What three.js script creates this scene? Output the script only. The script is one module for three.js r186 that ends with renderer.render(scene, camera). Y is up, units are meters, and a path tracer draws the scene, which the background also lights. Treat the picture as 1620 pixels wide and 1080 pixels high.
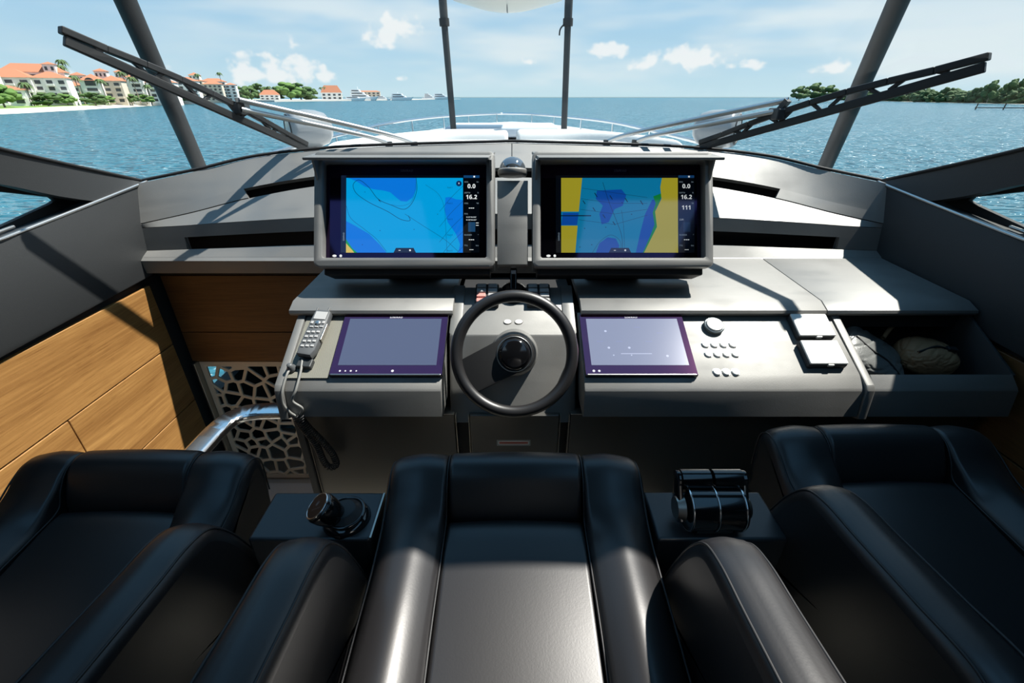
import * as THREE from 'three';
import { RoundedBoxGeometry } from 'three/addons/geometries/RoundedBoxGeometry.js';
import { mergeGeometries, mergeVertices, toCreasedNormals } from 'three/addons/utils/BufferGeometryUtils.js';

// ---------------------------------------------------------------- camera, sky, sun, exposure
const EYE = 2.1;                                   // height of the camera over the lower deck; coordinates below are metres from the eye
const scene = new THREE.Scene();
const camera = new THREE.PerspectiveCamera(73.74, 1.5, 0.02, 9000);
camera.position.set(0, EYE, 0);
camera.rotation.x = -28.196 * Math.PI / 180;
const renderer = new THREE.WebGLRenderer();
renderer.toneMapping = THREE.LinearToneMapping;
renderer.toneMappingExposure = 1.0;
renderer.shadowMap.enabled = true;
const SUN = new THREE.Vector3(0.46, 0.86, -0.16).normalize();
const sun = new THREE.DirectionalLight(new THREE.Color(1.0, 0.955, 0.88), 9.8);
sun.name = 'sun_light';
sun.position.set(SUN.x * 60, EYE + SUN.y * 60, -1.5 + SUN.z * 60);
sun.target.position.set(0, EYE, -1.5);
sun.castShadow = true;
sun.shadow.radius = 1.6;
sun.shadow.mapSize.set(4096, 4096);
Object.assign(sun.shadow.camera, { left: -14, right: 14, top: 14, bottom: -14, near: 1, far: 200 });
scene.add(sun, sun.target);

// ---------------------------------------------------------------- noise
function rng(seed) { let s = seed | 0; return () => { s = (s + 0x6d2b79f5) | 0; let t = Math.imul(s ^ (s >>> 15), 1 | s); t = (t + Math.imul(t ^ (t >>> 7), 61 | t)) ^ t; return ((t ^ (t >>> 14)) >>> 0) / 4294967296; }; }
const PERM = new Uint16Array(65536); { const r = rng(77); for (let i = 0; i < 65536; i++) PERM[i] = (r() * 65536) | 0; }
const lat = (x, y) => PERM[(PERM[x & 65535] + y) & 65535] / 65535;
function vnoise(x, y, px = 65536, py = 65536) {    // value noise, period px, py
  const ix = Math.floor(x), iy = Math.floor(y); let a = x - ix, b = y - iy;
  a = a * a * (3 - 2 * a); b = b * b * (3 - 2 * b);
  const m = (n, p) => ((n % p) + p) % p, x0 = m(ix, px), x1 = m(ix + 1, px), y0 = m(iy, py), y1 = m(iy + 1, py);
  return (lat(x0, y0) * (1 - a) + lat(x1, y0) * a) * (1 - b) + (lat(x0, y1) * (1 - a) + lat(x1, y1) * a) * b;
}
function fbm(x, y, oct, px = 65536, py = 65536) { let s = 0, w = 0.5, t = 0; for (let i = 0; i < oct; i++) { s += w * vnoise(x + i * 17, y + i * 31, px, py); t += w; w *= 0.5; x *= 2; y *= 2; px *= 2; py *= 2; } return s / t; }
const smooth = (a, b, x) => { const t = Math.min(1, Math.max(0, (x - a) / (b - a))); return t * t * (3 - 2 * t); };
const mix = (a, b, t) => a + (b - a) * t;

// sky: blue air paling to the horizon, thin veil everywhere, small fair-weather cumulus
{
  const W = 4096, H = 2048, data = new Uint8Array(W * H * 4);
  const enc = (c) => Math.max(0, Math.min(255, Math.round(255 * (c <= 0.0031308 ? c * 12.92 : 1.055 * Math.pow(c, 1 / 2.4) - 0.055))));
  // cumulus in view: azimuth from the bow (right positive), elevation of the base, half width, height (degrees)
  const puffs = [[-12.6, 5.6, 3.1, 2.6], [-23.6, 2.0, 2.6, 2.8], [-21.2, 1.9, 2.6, 1.9], [-26.8, 1.8, 2.0, 2.4], [-12.2, 1.7, 1.2, .7], [10.3, 4.2, 1.9, 1.7], [14.2, 2.9, 2.2, 1.5], [18.6, 3.1, 3.6, 1.8], [1.9, 3.3, 1.1, .8], [-33, 1.2, 2.0, 1.5], [-41, .8, 2.2, 1.5], [24, 2.7, 1.8, .9], [31, 2.2, 1.6, .8]];
  const r = rng(5);
  for (let i = 0; i < 150; i++) { const az = 50 + r() * 260; puffs.push([az > 180 ? az - 360 : az, 1.5 + r() * 9, 1.4 + r() * 2.2, 0.8 + r() * 1.6]); }
  const cell = new Map();
  puffs.forEach((p) => { for (let a = Math.floor(p[0] - p[2] - 1); a <= p[0] + p[2] + 1; a++) { const k = ((a % 360) + 360) % 360; if (!cell.has(k)) cell.set(k, []); cell.get(k).push(p); } });
  for (let row = 0; row < H; row++) {
    const el = ((row + 0.5) / H - 0.5) * 180, se = Math.sin(el * Math.PI / 180);
    for (let col = 0; col < W; col++) {
      const o = (row * W + col) * 4; data[o + 3] = 255;
      if (el < -0.3) { data[o] = enc(0.20); data[o + 1] = enc(0.34); data[o + 2] = enc(0.40); continue; }
      const phi = ((col + 0.5) / W - 0.5) * 2 * Math.PI, az = Math.atan2(Math.cos(phi), -Math.sin(phi)) * 180 / Math.PI;
      const air = Math.pow(1 - Math.max(0, se), 5);
      let R = mix(0.20, 0.60, air), G = mix(0.49, 0.80, air), B = mix(0.82, 0.88, air);
      if (el < 60) {
        // veil of thin cloud, stretched sideways
        
        const bank = smooth(0.40, 0.62, fbm(az / 34 + 21.3, el / 16 + 4, 2)), veil = smooth(0.30, 0.78, fbm(az / 13 + 40, el / 2.6 + 10, 4)) * (0.25 + 0.55 * bank) * smooth(0, 2, el) * (1 - smooth(35, 60, el));
        R = mix(R, 0.83, veil); G = mix(G, 0.90, veil); B = mix(B, 0.92, veil);
        if (el < 16) {
          let c = 0;
          for (const p of cell.get(((Math.floor(az) % 360) + 360) % 360) ?? []) {
            let da = az - p[0]; if (da > 180) da -= 360; if (da < -180) da += 360;
            const X = da / p[2], Y = (el - p[1]) / p[3];
            if (Math.abs(X) > 1.3 || Y < -0.6 || Y > 1.5) continue;
            const n = fbm(az * 0.85 + p[0] * 7, el * 1.1 + 60, 5) - 0.5;
            const d = 0.92 - Math.sqrt(X * X + (Y > 0 ? Y * Y : Y * Y * 6)) + n * 1.9;
            c = Math.max(c, smooth(0.05, 0.6, d));
          }
          c *= 0.88; R = mix(R, 0.93, c); G = mix(G, 0.95, c); B = mix(B, 0.955, c);
        }
      }
      data[o] = enc(R); data[o + 1] = enc(G); data[o + 2] = enc(B);
    }
  }
  const t = new THREE.DataTexture(data, W, H, THREE.RGBAFormat);
  t.colorSpace = THREE.SRGBColorSpace; t.mapping = THREE.EquirectangularReflectionMapping; t.magFilter = THREE.LinearFilter; t.needsUpdate = true;
  scene.background = t;
}

// ---------------------------------------------------------------- helpers: geometry (all in metres from the eye)
const V = (x, y, z) => new THREE.Vector3(x, y, z);
const A3 = (a) => V(a[0], a[1], a[2]);
function uvMetres(g) {                              // flat uv in metres, by the way each face points
  if (g.index) g = g.toNonIndexed();
  const p = g.attributes.position, uv = new Float32Array(p.count * 2), a = V(), b = V(), c = V();
  for (let i = 0; i < p.count; i += 3) {
    a.fromBufferAttribute(p, i); b.fromBufferAttribute(p, i + 1); c.fromBufferAttribute(p, i + 2);
    const n = b.clone().sub(a).cross(c.clone().sub(a)), ax = Math.abs(n.x), ay = Math.abs(n.y), az = Math.abs(n.z);
    [a, b, c].forEach((q, k) => { const s = ax >= ay && ax >= az ? [q.z, q.y] : ay >= az ? [q.x, q.z] : [q.x, q.y]; uv[(i + k) * 2] = s[0]; uv[(i + k) * 2 + 1] = s[1]; });
  }
  g.setAttribute('uv', new THREE.BufferAttribute(uv, 2));
  return g;
}
const crease = (g, deg = 35) => toCreasedNormals(g.index ? g.toNonIndexed() : g, deg * Math.PI / 180);
const join = (list) => mergeGeometries(list.map((g) => { let h = g.index ? g.toNonIndexed() : g; for (const k of Object.keys(h.attributes)) if (!['position', 'normal', 'uv'].includes(k)) h.deleteAttribute(k); if (!h.attributes.uv) h = uvMetres(h); if (!h.attributes.normal) h.computeVertexNormals(); return h; }));
function shape(pts) { const s = new THREE.Shape(); pts.forEach(([x, y], i) => i ? s.lineTo(x, y) : s.moveTo(x, y)); s.closePath(); return s; }
function extrude(s, depth, bevel = 0.003, curve = 12) {   // in xy, from z = 0 to depth, bevel kept inside the outline
  const b = Math.min(bevel, depth * 0.45);
  const g = new THREE.ExtrudeGeometry(s, { depth: depth - 2 * b, bevelEnabled: b > 0, bevelThickness: b, bevelSize: b, bevelOffset: -b, bevelSegments: 2, curveSegments: curve });
  return crease(g.translate(0, 0, b), 32);
}
// profile [[z, y]...] drawn from the side, run along x
function alongX(profile, x0, x1, bevel = 0.004) { return extrude(shape(profile.map(([z, y]) => [-z, y])), x1 - x0, bevel).rotateY(Math.PI / 2).translate(x0, 0, 0); }
function frame(o, tiltDeg, yawDeg = 0) { return new THREE.Matrix4().makeTranslation(o[0], o[1], o[2]).multiply(new THREE.Matrix4().makeRotationY(yawDeg * Math.PI / 180)).multiply(new THREE.Matrix4().makeRotationX(-tiltDeg * Math.PI / 180)); }
function rbox(w, h, d, r = 0.004, seg = 3) { return new RoundedBoxGeometry(w, h, d, seg, Math.min(r, Math.min(w, h, d) * 0.49)); }
function rboxAt(x0, x1, y0, y1, z0, z1, r = 0.004) { return rbox(x1 - x0, y1 - y0, z1 - z0, r).translate((x0 + x1) / 2, (y0 + y1) / 2, (z0 + z1) / 2); }
function tube(pts, r, seg = 0, closed = false, rad = 8, tension) {
  const c = new THREE.CatmullRomCurve3(pts.map(A3), closed, 'catmullrom', tension ?? 0.5);
  return new THREE.TubeGeometry(c, seg || pts.length * 8, r, rad, closed);
}
function rod(a, b, r, r2 = r, rad = 14) {
  const p = A3(a), q = A3(b), d = q.clone().sub(p), g = new THREE.CylinderGeometry(r2, r, d.length(), rad, 1);
  return g.applyQuaternion(new THREE.Quaternion().setFromUnitVectors(V(0, 1, 0), d.clone().normalize())).translate((p.x + q.x) / 2, (p.y + q.y) / 2, (p.z + q.z) / 2);
}
function bar(a, b, w, h, up = [0, 1, 0], r = 0.002) {     // box from a to b, w across, h along up
  const p = A3(a), q = A3(b), d = q.clone().sub(p), L = d.length(), Z = d.normalize(), X = A3(up).cross(Z).normalize(), Y = Z.clone().cross(X);
  return rbox(w, h, L, r).applyMatrix4(new THREE.Matrix4().makeBasis(X, Y, Z)).translate((p.x + q.x) / 2, (p.y + q.y) / 2, (p.z + q.z) / 2);
}
// flat plate on an outline of points in space, thick behind its face (side away from `to`)
function plate(pts, thick, to, bevel = 0.003, holes = []) {
  const P = pts.map(A3), n = V(); for (let i = 0; i < P.length; i++) { const a = P[i], b = P[(i + 1) % P.length]; n.x += (a.y - b.y) * (a.z + b.z); n.y += (a.z - b.z) * (a.x + b.x); n.z += (a.x - b.x) * (a.y + b.y); }
  n.normalize(); if (n.dot(A3(to).sub(P[0])) < 0) n.negate();
  const u = P[1].clone().sub(P[0]); u.addScaledVector(n, -u.dot(n)).normalize(); const v = n.clone().cross(u), o = P[0];
  const flat = (q) => { const d = q.clone().sub(o); return [d.dot(u), d.dot(v)]; };
  let f = P.map(flat); if (THREE.ShapeUtils.area(f.map(([x, y]) => new THREE.Vector2(x, y))) < 0) f = f.reverse();
  const s = shape(f);
  for (const h of holes) { let k = h.map((q) => flat(A3(q))); s.holes.push(new THREE.Path(k.map(([x, y]) => new THREE.Vector2(x, y)))); }
  const m = new THREE.Matrix4().makeBasis(u, v, n).setPosition(o.clone().addScaledVector(n, -thick));
  return extrude(s, thick, bevel).applyMatrix4(m);
}
function along(pts, n) { return new THREE.CatmullRomCurve3(pts.map(A3), false, 'centripetal').getPoints(n); }
// curved sheet between two lines with equally many points; thick behind the side that faces `to`
function sheet(a, b, thick, to, n = 40, m = 1) {
  const P = along(a, n), Q = along(b, n), top = [], grid = (k, j) => P[k].clone().lerp(Q[k], j / m);
  const pos = [], idx = [], N = (n + 1) * (m + 1), T = A3(to);
  for (let k = 0; k <= n; k++) for (let j = 0; j <= m; j++) top.push(grid(k, j));
  const nor = top.map((q, i) => { const k = Math.floor(i / (m + 1)), j = i % (m + 1), du = grid(Math.min(n, k + 1), j).sub(grid(Math.max(0, k - 1), j)), dv = grid(k, Math.min(m, j + 1)).sub(grid(k, Math.max(0, j - 1))), w = du.cross(dv).normalize(); return w.dot(T.clone().sub(q)) < 0 ? w.negate() : w; });
  top.forEach((q) => pos.push(q.x, q.y, q.z)); top.forEach((q, i) => { const w = q.clone().addScaledVector(nor[i], -thick); pos.push(w.x, w.y, w.z); });
  const quad = (p, q, r, s) => idx.push(p, q, r, p, r, s), id = (k, j) => k * (m + 1) + j;
  const t0 = top[1].clone().sub(top[0]), flip = top[m + 1].clone().sub(top[0]).cross(t0).dot(nor[0]) < 0;
  const face = (p, q, r, s) => flip ? quad(s, r, q, p) : quad(p, q, r, s);
  for (let k = 0; k < n; k++) for (let j = 0; j < m; j++) { face(id(k, j), id(k + 1, j), id(k + 1, j + 1), id(k, j + 1)); face(N + id(k, j + 1), N + id(k + 1, j + 1), N + id(k + 1, j), N + id(k, j)); }
  for (let k = 0; k < n; k++) { face(id(k + 1, 0), id(k, 0), N + id(k, 0), N + id(k + 1, 0)); face(id(k, m), id(k + 1, m), N + id(k + 1, m), N + id(k, m)); }
  for (let j = 0; j < m; j++) { face(id(0, j), id(0, j + 1), N + id(0, j + 1), N + id(0, j)); face(id(n, j + 1), id(n, j), N + id(n, j), N + id(n, j + 1)); }
  const g = new THREE.BufferGeometry(); g.setAttribute('position', new THREE.Float32BufferAttribute(pos, 3)); g.setIndex(idx);
  return crease(g, 35);
}
// padded body: a closed soft profile [[z, y]...] run along x with rounded ends and a slight crown
function padded(profile, x0, x1, r0, r1, { n = 72, crown = 0, move, sections = 6, tension = 0.5, inset = (x) => 0 } = {}) {
  let C = new THREE.CatmullRomCurve3(profile.map(([z, y]) => V(z, y, 0)), true, 'catmullrom', tension).getSpacedPoints(n).slice(0, n);
  let area = 0; for (let i = 0; i < n; i++) { const a = C[i], b = C[(i + 1) % n]; area += a.x * b.y - b.x * a.y; }
  if (area < 0) C.reverse();
  const cen = C.reduce((s, q) => s.add(q), V()).multiplyScalar(1 / n);
  const N = C.map((q, i) => { const d = C[(i + 1) % n].clone().sub(C[(i - 1 + n) % n]).normalize(); return V(-d.y, d.x, 0); });   // inward
  const rows = [], K = 5;
  for (let i = 0; i <= K; i++) { const t = i / K * Math.PI / 2; rows.push([x0 + r0 * (1 - Math.cos(t)), r0 * (1 - Math.sin(t))]); }
  for (let i = 1; i < sections; i++) { const t = i / sections; rows.push([mix(x0 + r0, x1 - r1, t), -crown * (1 - (2 * t - 1) ** 2)]); }
  for (let i = K; i >= 0; i--) { const t = i / K * Math.PI / 2; rows.push([x1 - r1 * (1 - Math.cos(t)), r1 * (1 - Math.sin(t))]); }
  const pos = [], idx = [], put = (x, z, y) => { const q = V(x, y, z); if (move) move(q); pos.push(q.x, q.y, q.z); };
  for (const [x, ins] of rows) C.forEach((q, i) => put(x, q.x + N[i].x * (ins + inset(x)), q.y + N[i].y * (ins + inset(x))));
  for (let k = 0; k + 1 < rows.length; k++) for (let i = 0; i < n; i++) { const a = k * n + i, b = k * n + (i + 1) % n, c = a + n, d = b + n; idx.push(a, c, b, b, c, d); }
  const end = (k, flip) => { const o = pos.length / 3; C.forEach((q, i) => { pos.push(...pos.slice((k * n + i) * 3, (k * n + i) * 3 + 3)); }); put(rows[k][0], cen.x, cen.y); for (let i = 0; i < n; i++) flip ? idx.push(o + n, o + (i + 1) % n, o + i) : idx.push(o + n, o + i, o + (i + 1) % n); };
  end(0, false); end(rows.length - 1, true);
  const g = new THREE.BufferGeometry(); g.setAttribute('position', new THREE.Float32BufferAttribute(pos, 3)); g.setIndex(idx); g.computeVertexNormals();
  // make sure that faces look outward
  const p = g.attributes.position; let vol = 0; const a = V(), b = V(), c = V();
  for (let i = 0; i < idx.length; i += 3) { a.fromBufferAttribute(p, idx[i]); b.fromBufferAttribute(p, idx[i + 1]); c.fromBufferAttribute(p, idx[i + 2]); vol += a.dot(b.cross(c)); }
  if (vol < 0) { for (let i = 0; i < idx.length; i += 3) [idx[i], idx[i + 1]] = [idx[i + 1], idx[i]]; g.setIndex(idx); g.computeVertexNormals(); }
  return g;
}
function lathe(pts, seg = 32) { return new THREE.LatheGeometry(pts.map(([x, y]) => new THREE.Vector2(x, y)), seg); }
function roundedRect(w, h, r) { const s = new THREE.Shape(), x = -w / 2, y = -h / 2; s.moveTo(x + r, y); s.lineTo(x + w - r, y); s.absarc(x + w - r, y + r, r, -Math.PI / 2, 0); s.lineTo(x + w, y + h - r); s.absarc(x + w - r, y + h - r, r, 0, Math.PI / 2); s.lineTo(x + r, y + h); s.absarc(x + r, y + h - r, r, Math.PI / 2, Math.PI); s.lineTo(x, y + r); s.absarc(x + r, y + r, r, Math.PI, 1.5 * Math.PI); return s; }
function face(w, h) { const g = new THREE.PlaneGeometry(w, h); g.userData.own = true; return g; }   // keeps its own 0..1 uv, for print

// ---------------------------------------------------------------- helpers: things, parts, setting
const taken = new Map();
function numbered(name) { const n = taken.get(name) ?? 0; taken.set(name, n + 1); return n ? name + '_' + String(n).padStart(3, '0') : name; }
function thing(name, label, category, base = [0, 0, 0], group) {
  const o = new THREE.Group(); o.name = numbered(name); o.position.set(base[0], base[1] + EYE, base[2]);
  o.userData = { label, category }; if (group) o.userData.group = group; o.userData.base = base; scene.add(o); return o;
}
function meshOf(geo, mat) { let g = geo; if (!g.userData.own) g = uvMetres(g); const m = new THREE.Mesh(g, mat); m.castShadow = m.receiveShadow = true; return m; }
function part(t, name, geo, mat, label, parent = t, kind) {
  const b = t.userData.base, m = meshOf(geo, mat); m.geometry.translate(-b[0], -b[1], -b[2]); m.name = name;
  if (label) m.userData.label = label; if (kind) m.userData.kind = kind; parent.add(m); return m;
}
function single(name, geo, mat, label, category, { group, kind } = {}) {
  const m = meshOf(geo, mat); m.name = numbered(name); m.position.y = EYE; m.userData = { label, category }; if (group) m.userData.group = group; if (kind) m.userData.kind = kind; scene.add(m); return m;
}
function struct(name, geo, mat, label, category) { return single(name, geo, mat, label, category, { kind: 'structure' }); }
function sub(parent, name, geo, mat, label) { const m = meshOf(geo, mat); m.name = name; if (label) m.userData.label = label; parent.add(m); return m; }   // a part of a one-mesh thing or of the setting
const mirror = (pts) => pts.map(([x, ...r]) => [-x, ...r]);

// ---------------------------------------------------------------- textures and materials
function tex(w, h, fn, { srgb = false, rx = 1, ry = 1 } = {}) {
  const d = new Uint8Array(w * h * 4);
  for (let y = 0; y < h; y++) for (let x = 0; x < w; x++) { const c = fn(x / w, y / h), o = (y * w + x) * 4; if (typeof c === 'number') d[o] = d[o + 1] = d[o + 2] = c * 255; else { d[o] = c[0] * 255; d[o + 1] = c[1] * 255; d[o + 2] = c[2] * 255; } d[o + 3] = 255; }
  const t = new THREE.DataTexture(d, w, h, THREE.RGBAFormat); t.wrapS = t.wrapT = THREE.RepeatWrapping; t.magFilter = THREE.LinearFilter; t.minFilter = THREE.LinearMipmapLinearFilter; t.generateMipmaps = true;
  if (srgb) t.colorSpace = THREE.SRGBColorSpace; t.repeat.set(rx, ry); t.needsUpdate = true; return t;
}
const rgb = (r, g, b) => new THREE.Color().setRGB(r, g, b);
const std = (name, color, roughness, extra = {}) => new THREE.MeshPhysicalMaterial({ name, color, roughness, ...extra });
// smudged satin paint
const tSmudge = tex(512, 512, (u, v) => { const n = fbm(u * 6, v * 6, 5, 6, 6), s = fbm(u * 3, v * 24, 4, 3, 24); return 0.62 + 0.30 * (n - 0.5) + 0.16 * (s - 0.5); }, { rx: 1.3, ry: 1.3 });
const tGrain = tex(512, 512, (u, v) => fbm(u * 160, v * 160, 2, 160, 160), { rx: 6, ry: 6 });
const tPaint = tex(512, 512, (u, v) => { const n = fbm(u * 5 + 3, v * 5, 5, 5, 5); const k = 0.93 + 0.12 * (n - 0.5); return [k, k, k]; }, { rx: 0.9, ry: 0.9 });
// leather: pebble grain with soft creases
const tLeather = tex(1024, 1024, (u, v) => { const a = fbm(u * 150, v * 150, 2, 150, 150), b = fbm(u * 14, v * 14, 4, 14, 14), c = Math.abs(fbm(u * 9, v * 5 + 9, 4, 9, 5) - 0.5); return 0.55 * a + 0.35 * b + 0.10 * smooth(0, 0.12, c); }, { rx: 2.4, ry: 2.4 });
// teak veneer, grain along u
const woodFn = (dark) => (u, v) => {
  const w = fbm(u * 3, v * 10, 3, 3, 10) * 0.10, band = fbm(u * 2, (v + w) * 26, 4, 2, 26), fine = fbm(u * 14, v * 240, 3, 14, 240), pore = smooth(0.70, 0.82, fbm(u * 24, v * 380, 2, 24, 380));
  const k = 0.62 + 0.55 * (band - 0.5) + 0.34 * (fine - 0.5) - 0.16 * pore, s = dark;
  return [Math.min(1, mix(0.42, 0.80, k) * s), Math.min(1, mix(0.27, 0.63, k) * s), Math.min(1, mix(0.13, 0.40, k) * s)];
};
const tWood = tex(1024, 1024, woodFn(1), { srgb: true, rx: 0.6, ry: 1.0 });
const tWaves = tex(2048, 2048, (u, v) => { const a = fbm(u * 14, v * 24, 4, 14, 24), b = 1 - Math.abs(2 * fbm(u * 44 + 7, v * 80, 3, 44, 80) - 1); return 0.6 * a + 0.4 * b; }, { rx: 1 / 60, ry: 1 / 60 });
const tWeave = tex(256, 256, (u, v) => { const a = ((u * 32 + v * 32) % 1), b = (u * 32) % 1; const k = (a < 0.38 ? 0.45 : 0.86) + 0.06 * (b - 0.5); return [k, k, k * 0.97]; }, { srgb: true, rx: 5.2, ry: 5.2 });
const tBrush = tex(512, 512, (u, v) => 0.35 + 0.35 * fbm(u * 4, v * 256, 2, 4, 256), { rx: 2, ry: 2 });

const M = {
  dash: std('satin_grey_paint', rgb(0.240, 0.238, 0.230), 0.92, { metalness: 0.55, map: tPaint, roughnessMap: tSmudge, bumpMap: tGrain, bumpScale: 0.0002 }),
  char: std('charcoal_leatherette', rgb(0.024, 0.026, 0.028), 0.62, { bumpMap: tGrain, bumpScale: 0.0003 }),
  black: std('matt_black', rgb(0.008, 0.008, 0.009), 0.7),
  glossBlack: std('gloss_black', rgb(0.006, 0.006, 0.007), 0.12, { clearcoat: 0.6, clearcoatRoughness: 0.05 }),
  lower: std('dark_satin_panel', rgb(0.13, 0.126, 0.118), 0.34, { metalness: 0.85 }),
  control: std('dark_control_box', rgb(0.024, 0.026, 0.029), 0.36),
  leather: std('black_leather', rgb(0.0150, 0.0143, 0.0152), 0.39, { bumpMap: tLeather, bumpScale: 0.00008, ior: 1.62 }),
  piping: std('leather_piping', rgb(0.02, 0.02, 0.021), 0.5),
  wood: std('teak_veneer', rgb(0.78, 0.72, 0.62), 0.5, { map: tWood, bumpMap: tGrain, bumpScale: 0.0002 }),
  woodShaded: std('teak_veneer_shaded', rgb(0.30, 0.25, 0.20), 0.5, { map: tWood, bumpMap: tGrain, bumpScale: 0.0002 }),  // same veneer, with the shade of bulkhead and right wall in its colour
  chrome: std('polished_steel', rgb(0.72, 0.73, 0.74), 0.10, { metalness: 1 }),
  steel: std('brushed_steel', rgb(0.55, 0.55, 0.54), 0.32, { metalness: 1 }),
  railSteel: std('satin_rail_steel', rgb(0.86, 0.87, 0.88), 0.22, { metalness: 1 }),
  trim: std('anodised_trim', rgb(0.42, 0.40, 0.36), 0.35, { metalness: 1 }),
  grille: std('champagne_metal', rgb(0.62, 0.57, 0.47), 0.5),
  white: std('white_gelcoat', rgb(0.50, 0.51, 0.51), 0.35),
  pad: std('white_vinyl', rgb(0.56, 0.57, 0.56), 0.6, { bumpMap: tGrain, bumpScale: 0.0005 }),
  floor: std('pale_deck', rgb(0.50, 0.47, 0.41), 0.5, { map: tPaint }),
  rubber: std('black_rubber', rgb(0.014, 0.015, 0.016), 0.55),
  frameGrey: std('dark_grey_frame', rgb(0.026, 0.029, 0.031), 0.5),
  weave: std('woven_mat', rgb(0.42, 0.41, 0.37), 0.6, { map: tWeave }),
  handset: std('grey_handset_plastic', rgb(0.085, 0.09, 0.095), 0.45),
  key: std('pale_key', rgb(0.36, 0.36, 0.36), 0.5),
  cream: std('white_button', rgb(0.72, 0.71, 0.68), 0.35),
  cover: std('white_switch_cover', rgb(0.66, 0.65, 0.62), 0.4),
  cable: std('grey_cable', rgb(0.20, 0.20, 0.19), 0.5),
  glass: std('clear_glass', rgb(0.965, 0.985, 0.98), 0.0, { transmission: 1, thickness: 0, ior: 1.45, specularIntensity: 0.55 }),
  lens: std('grey_lens', rgb(0.10, 0.12, 0.13), 0.08, { clearcoat: 1 }),
  podGrey: std('grey_pod_shell', rgb(0.22, 0.235, 0.245), 0.3, { clearcoat: 0.4 }),
  pouchGrey: std('grey_pouch_fabric', rgb(0.13, 0.134, 0.13), 0.38, { bumpMap: tLeather, bumpScale: 0.001 }),
  pouchTan: std('tan_pouch_fabric', rgb(0.27, 0.165, 0.085), 0.65, { bumpMap: tLeather, bumpScale: 0.001 }),
  pink: std('pale_red_key', rgb(0.55, 0.24, 0.21), 0.5),
};

// ================================================================ THE SETTING
// sea
{
  const g = new THREE.PlaneGeometry(9000, 9000).rotateX(-Math.PI / 2).translate(0, -5, -2000);
  const m = std('sea_water', rgb(0.030, 0.135, 0.185), 0.24, { bumpMap: tWaves, bumpScale: 2.4, ior: 1.33 });
  struct('sea', g, m, 'rippled blue green sea reaching to the horizon', 'sea');
}
// decks
struct('floor', join([rboxAt(-1.75, 1.75, -1.87, -1.75, -1.24, 3.1, 0.01), rboxAt(-0.74, 1.75, -1.87, -1.75, -2.1, -1.24, 0.01)]), M.floor, 'pale deck that the helm chairs stand on', 'floor');
struct('floor_lower', join([rboxAt(-1.75, -0.74, -2.2, -2.1, -2.6, -1.24, 0.005), rboxAt(-1.72, -0.74, -2.1, -1.871, -1.26, -1.24, 0.002)]), M.floor, 'lower landing of the steps beside the helm console', 'floor');

// windshield: lower and upper lines of the glass, left half (right half mirrored)
const BASE = [[-1.70, -.336, -2.19], [-1.449, -.291, -2.25], [-1.236, -.247, -2.33], [-.956, -.22, -2.401], [-.662, -.208, -2.464], [0, -.194, -2.506]];
const TOP = [[-.98, .5, -1.38], [-.82, .5, -1.50], [-.70, .5, -1.57], [-.52, .5, -1.63], [-.33, .5, -1.67], [0, .5, -1.69]];
const SIDE_LOW = [[-1.70, -.336, -2.19], [-1.68, -.15, -1.62], [-1.67, -.05, -1.38], [-1.66, .06, -1.1]];
const SIDE_TOP = [[-.98, .5, -1.38], [-1.1, .5, -1.37], [-1.25, .5, -1.36], [-1.4, .5, -1.34]];
const cut = (pts, a, b) => new THREE.CatmullRomCurve3(pts.map(A3), false, 'centripetal').getPoints(200).filter((_, i) => i >= a * 200 && i <= b * 200).filter((_, i, l) => i % Math.max(1, Math.floor(l.length / 14)) === 0 || i === l.length - 1).map((q) => q.toArray());
function pane(a, b, n = 30) {    // glass sheet without thickness
  const P = along(a, n), Q = along(b, n), pos = [], idx = [];
  for (let k = 0; k <= n; k++) for (let j = 0; j <= 6; j++) pos.push(...P[k].clone().lerp(Q[k], j / 6).toArray());
  for (let k = 0; k < n; k++) for (let j = 0; j < 6; j++) { const o = k * 7 + j; idx.push(o, o + 7, o + 1, o + 1, o + 7, o + 8); }
  const g = new THREE.BufferGeometry(); g.setAttribute('position', new THREE.Float32BufferAttribute(pos, 3)); g.setIndex(idx); g.computeVertexNormals(); return g;
}
[-1, 1].forEach((s, i) => {
  const f = (p) => s < 0 ? p : mirror(p), side = s < 0 ? 'left' : 'right';
  const w = struct('window_' + (1 + i), pane(f(BASE.slice(1)), f(TOP.slice(1))), M.glass, `front windshield pane on the ${side} of the centre joint`, 'window');
  sub(w, 'seal', tube(f(BASE.slice(1)), 0.007, 60, false, 6), M.black, 'black rubber seal along the foot of the glass');
  const w2 = struct('window_' + (3 + i), join([pane(f(BASE.slice(0, 2)), f(TOP.slice(0, 2)), 8), pane(f(SIDE_LOW), f(SIDE_TOP), 16)]), M.glass, `wraparound side pane outboard of the ${side} windshield joint`, 'window');
  sub(w2, 'seal', join([tube(f(SIDE_LOW), 0.007, 30, false, 6), tube(f(BASE.slice(0, 2)), 0.007, 10, false, 6)]), M.black, 'black rubber seal along the foot of the glass');
  // pillar between front and side pane
  const a = f([[-2.075, -.47, -3.22]])[0], b = f([[-1.72, .5, -2.475]])[0];
  struct('trim_' + (1 + i), rod(a, b, 0.044, 0.046, 24), M.rubber, `dark grey slanting strut outside the windshield on the ${side}`, 'pillar');
});
struct('window_5', pane([...TOP.slice(0), ...mirror(TOP).reverse().slice(1)], [-.98, -.82, -.70, -.52, -.33, 0, .33, .52, .70, .82, .98].map((x) => [x, .5, -1.38]), 60), M.glass, 'overhead glass panel between windshield and roof', 'window');

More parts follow.
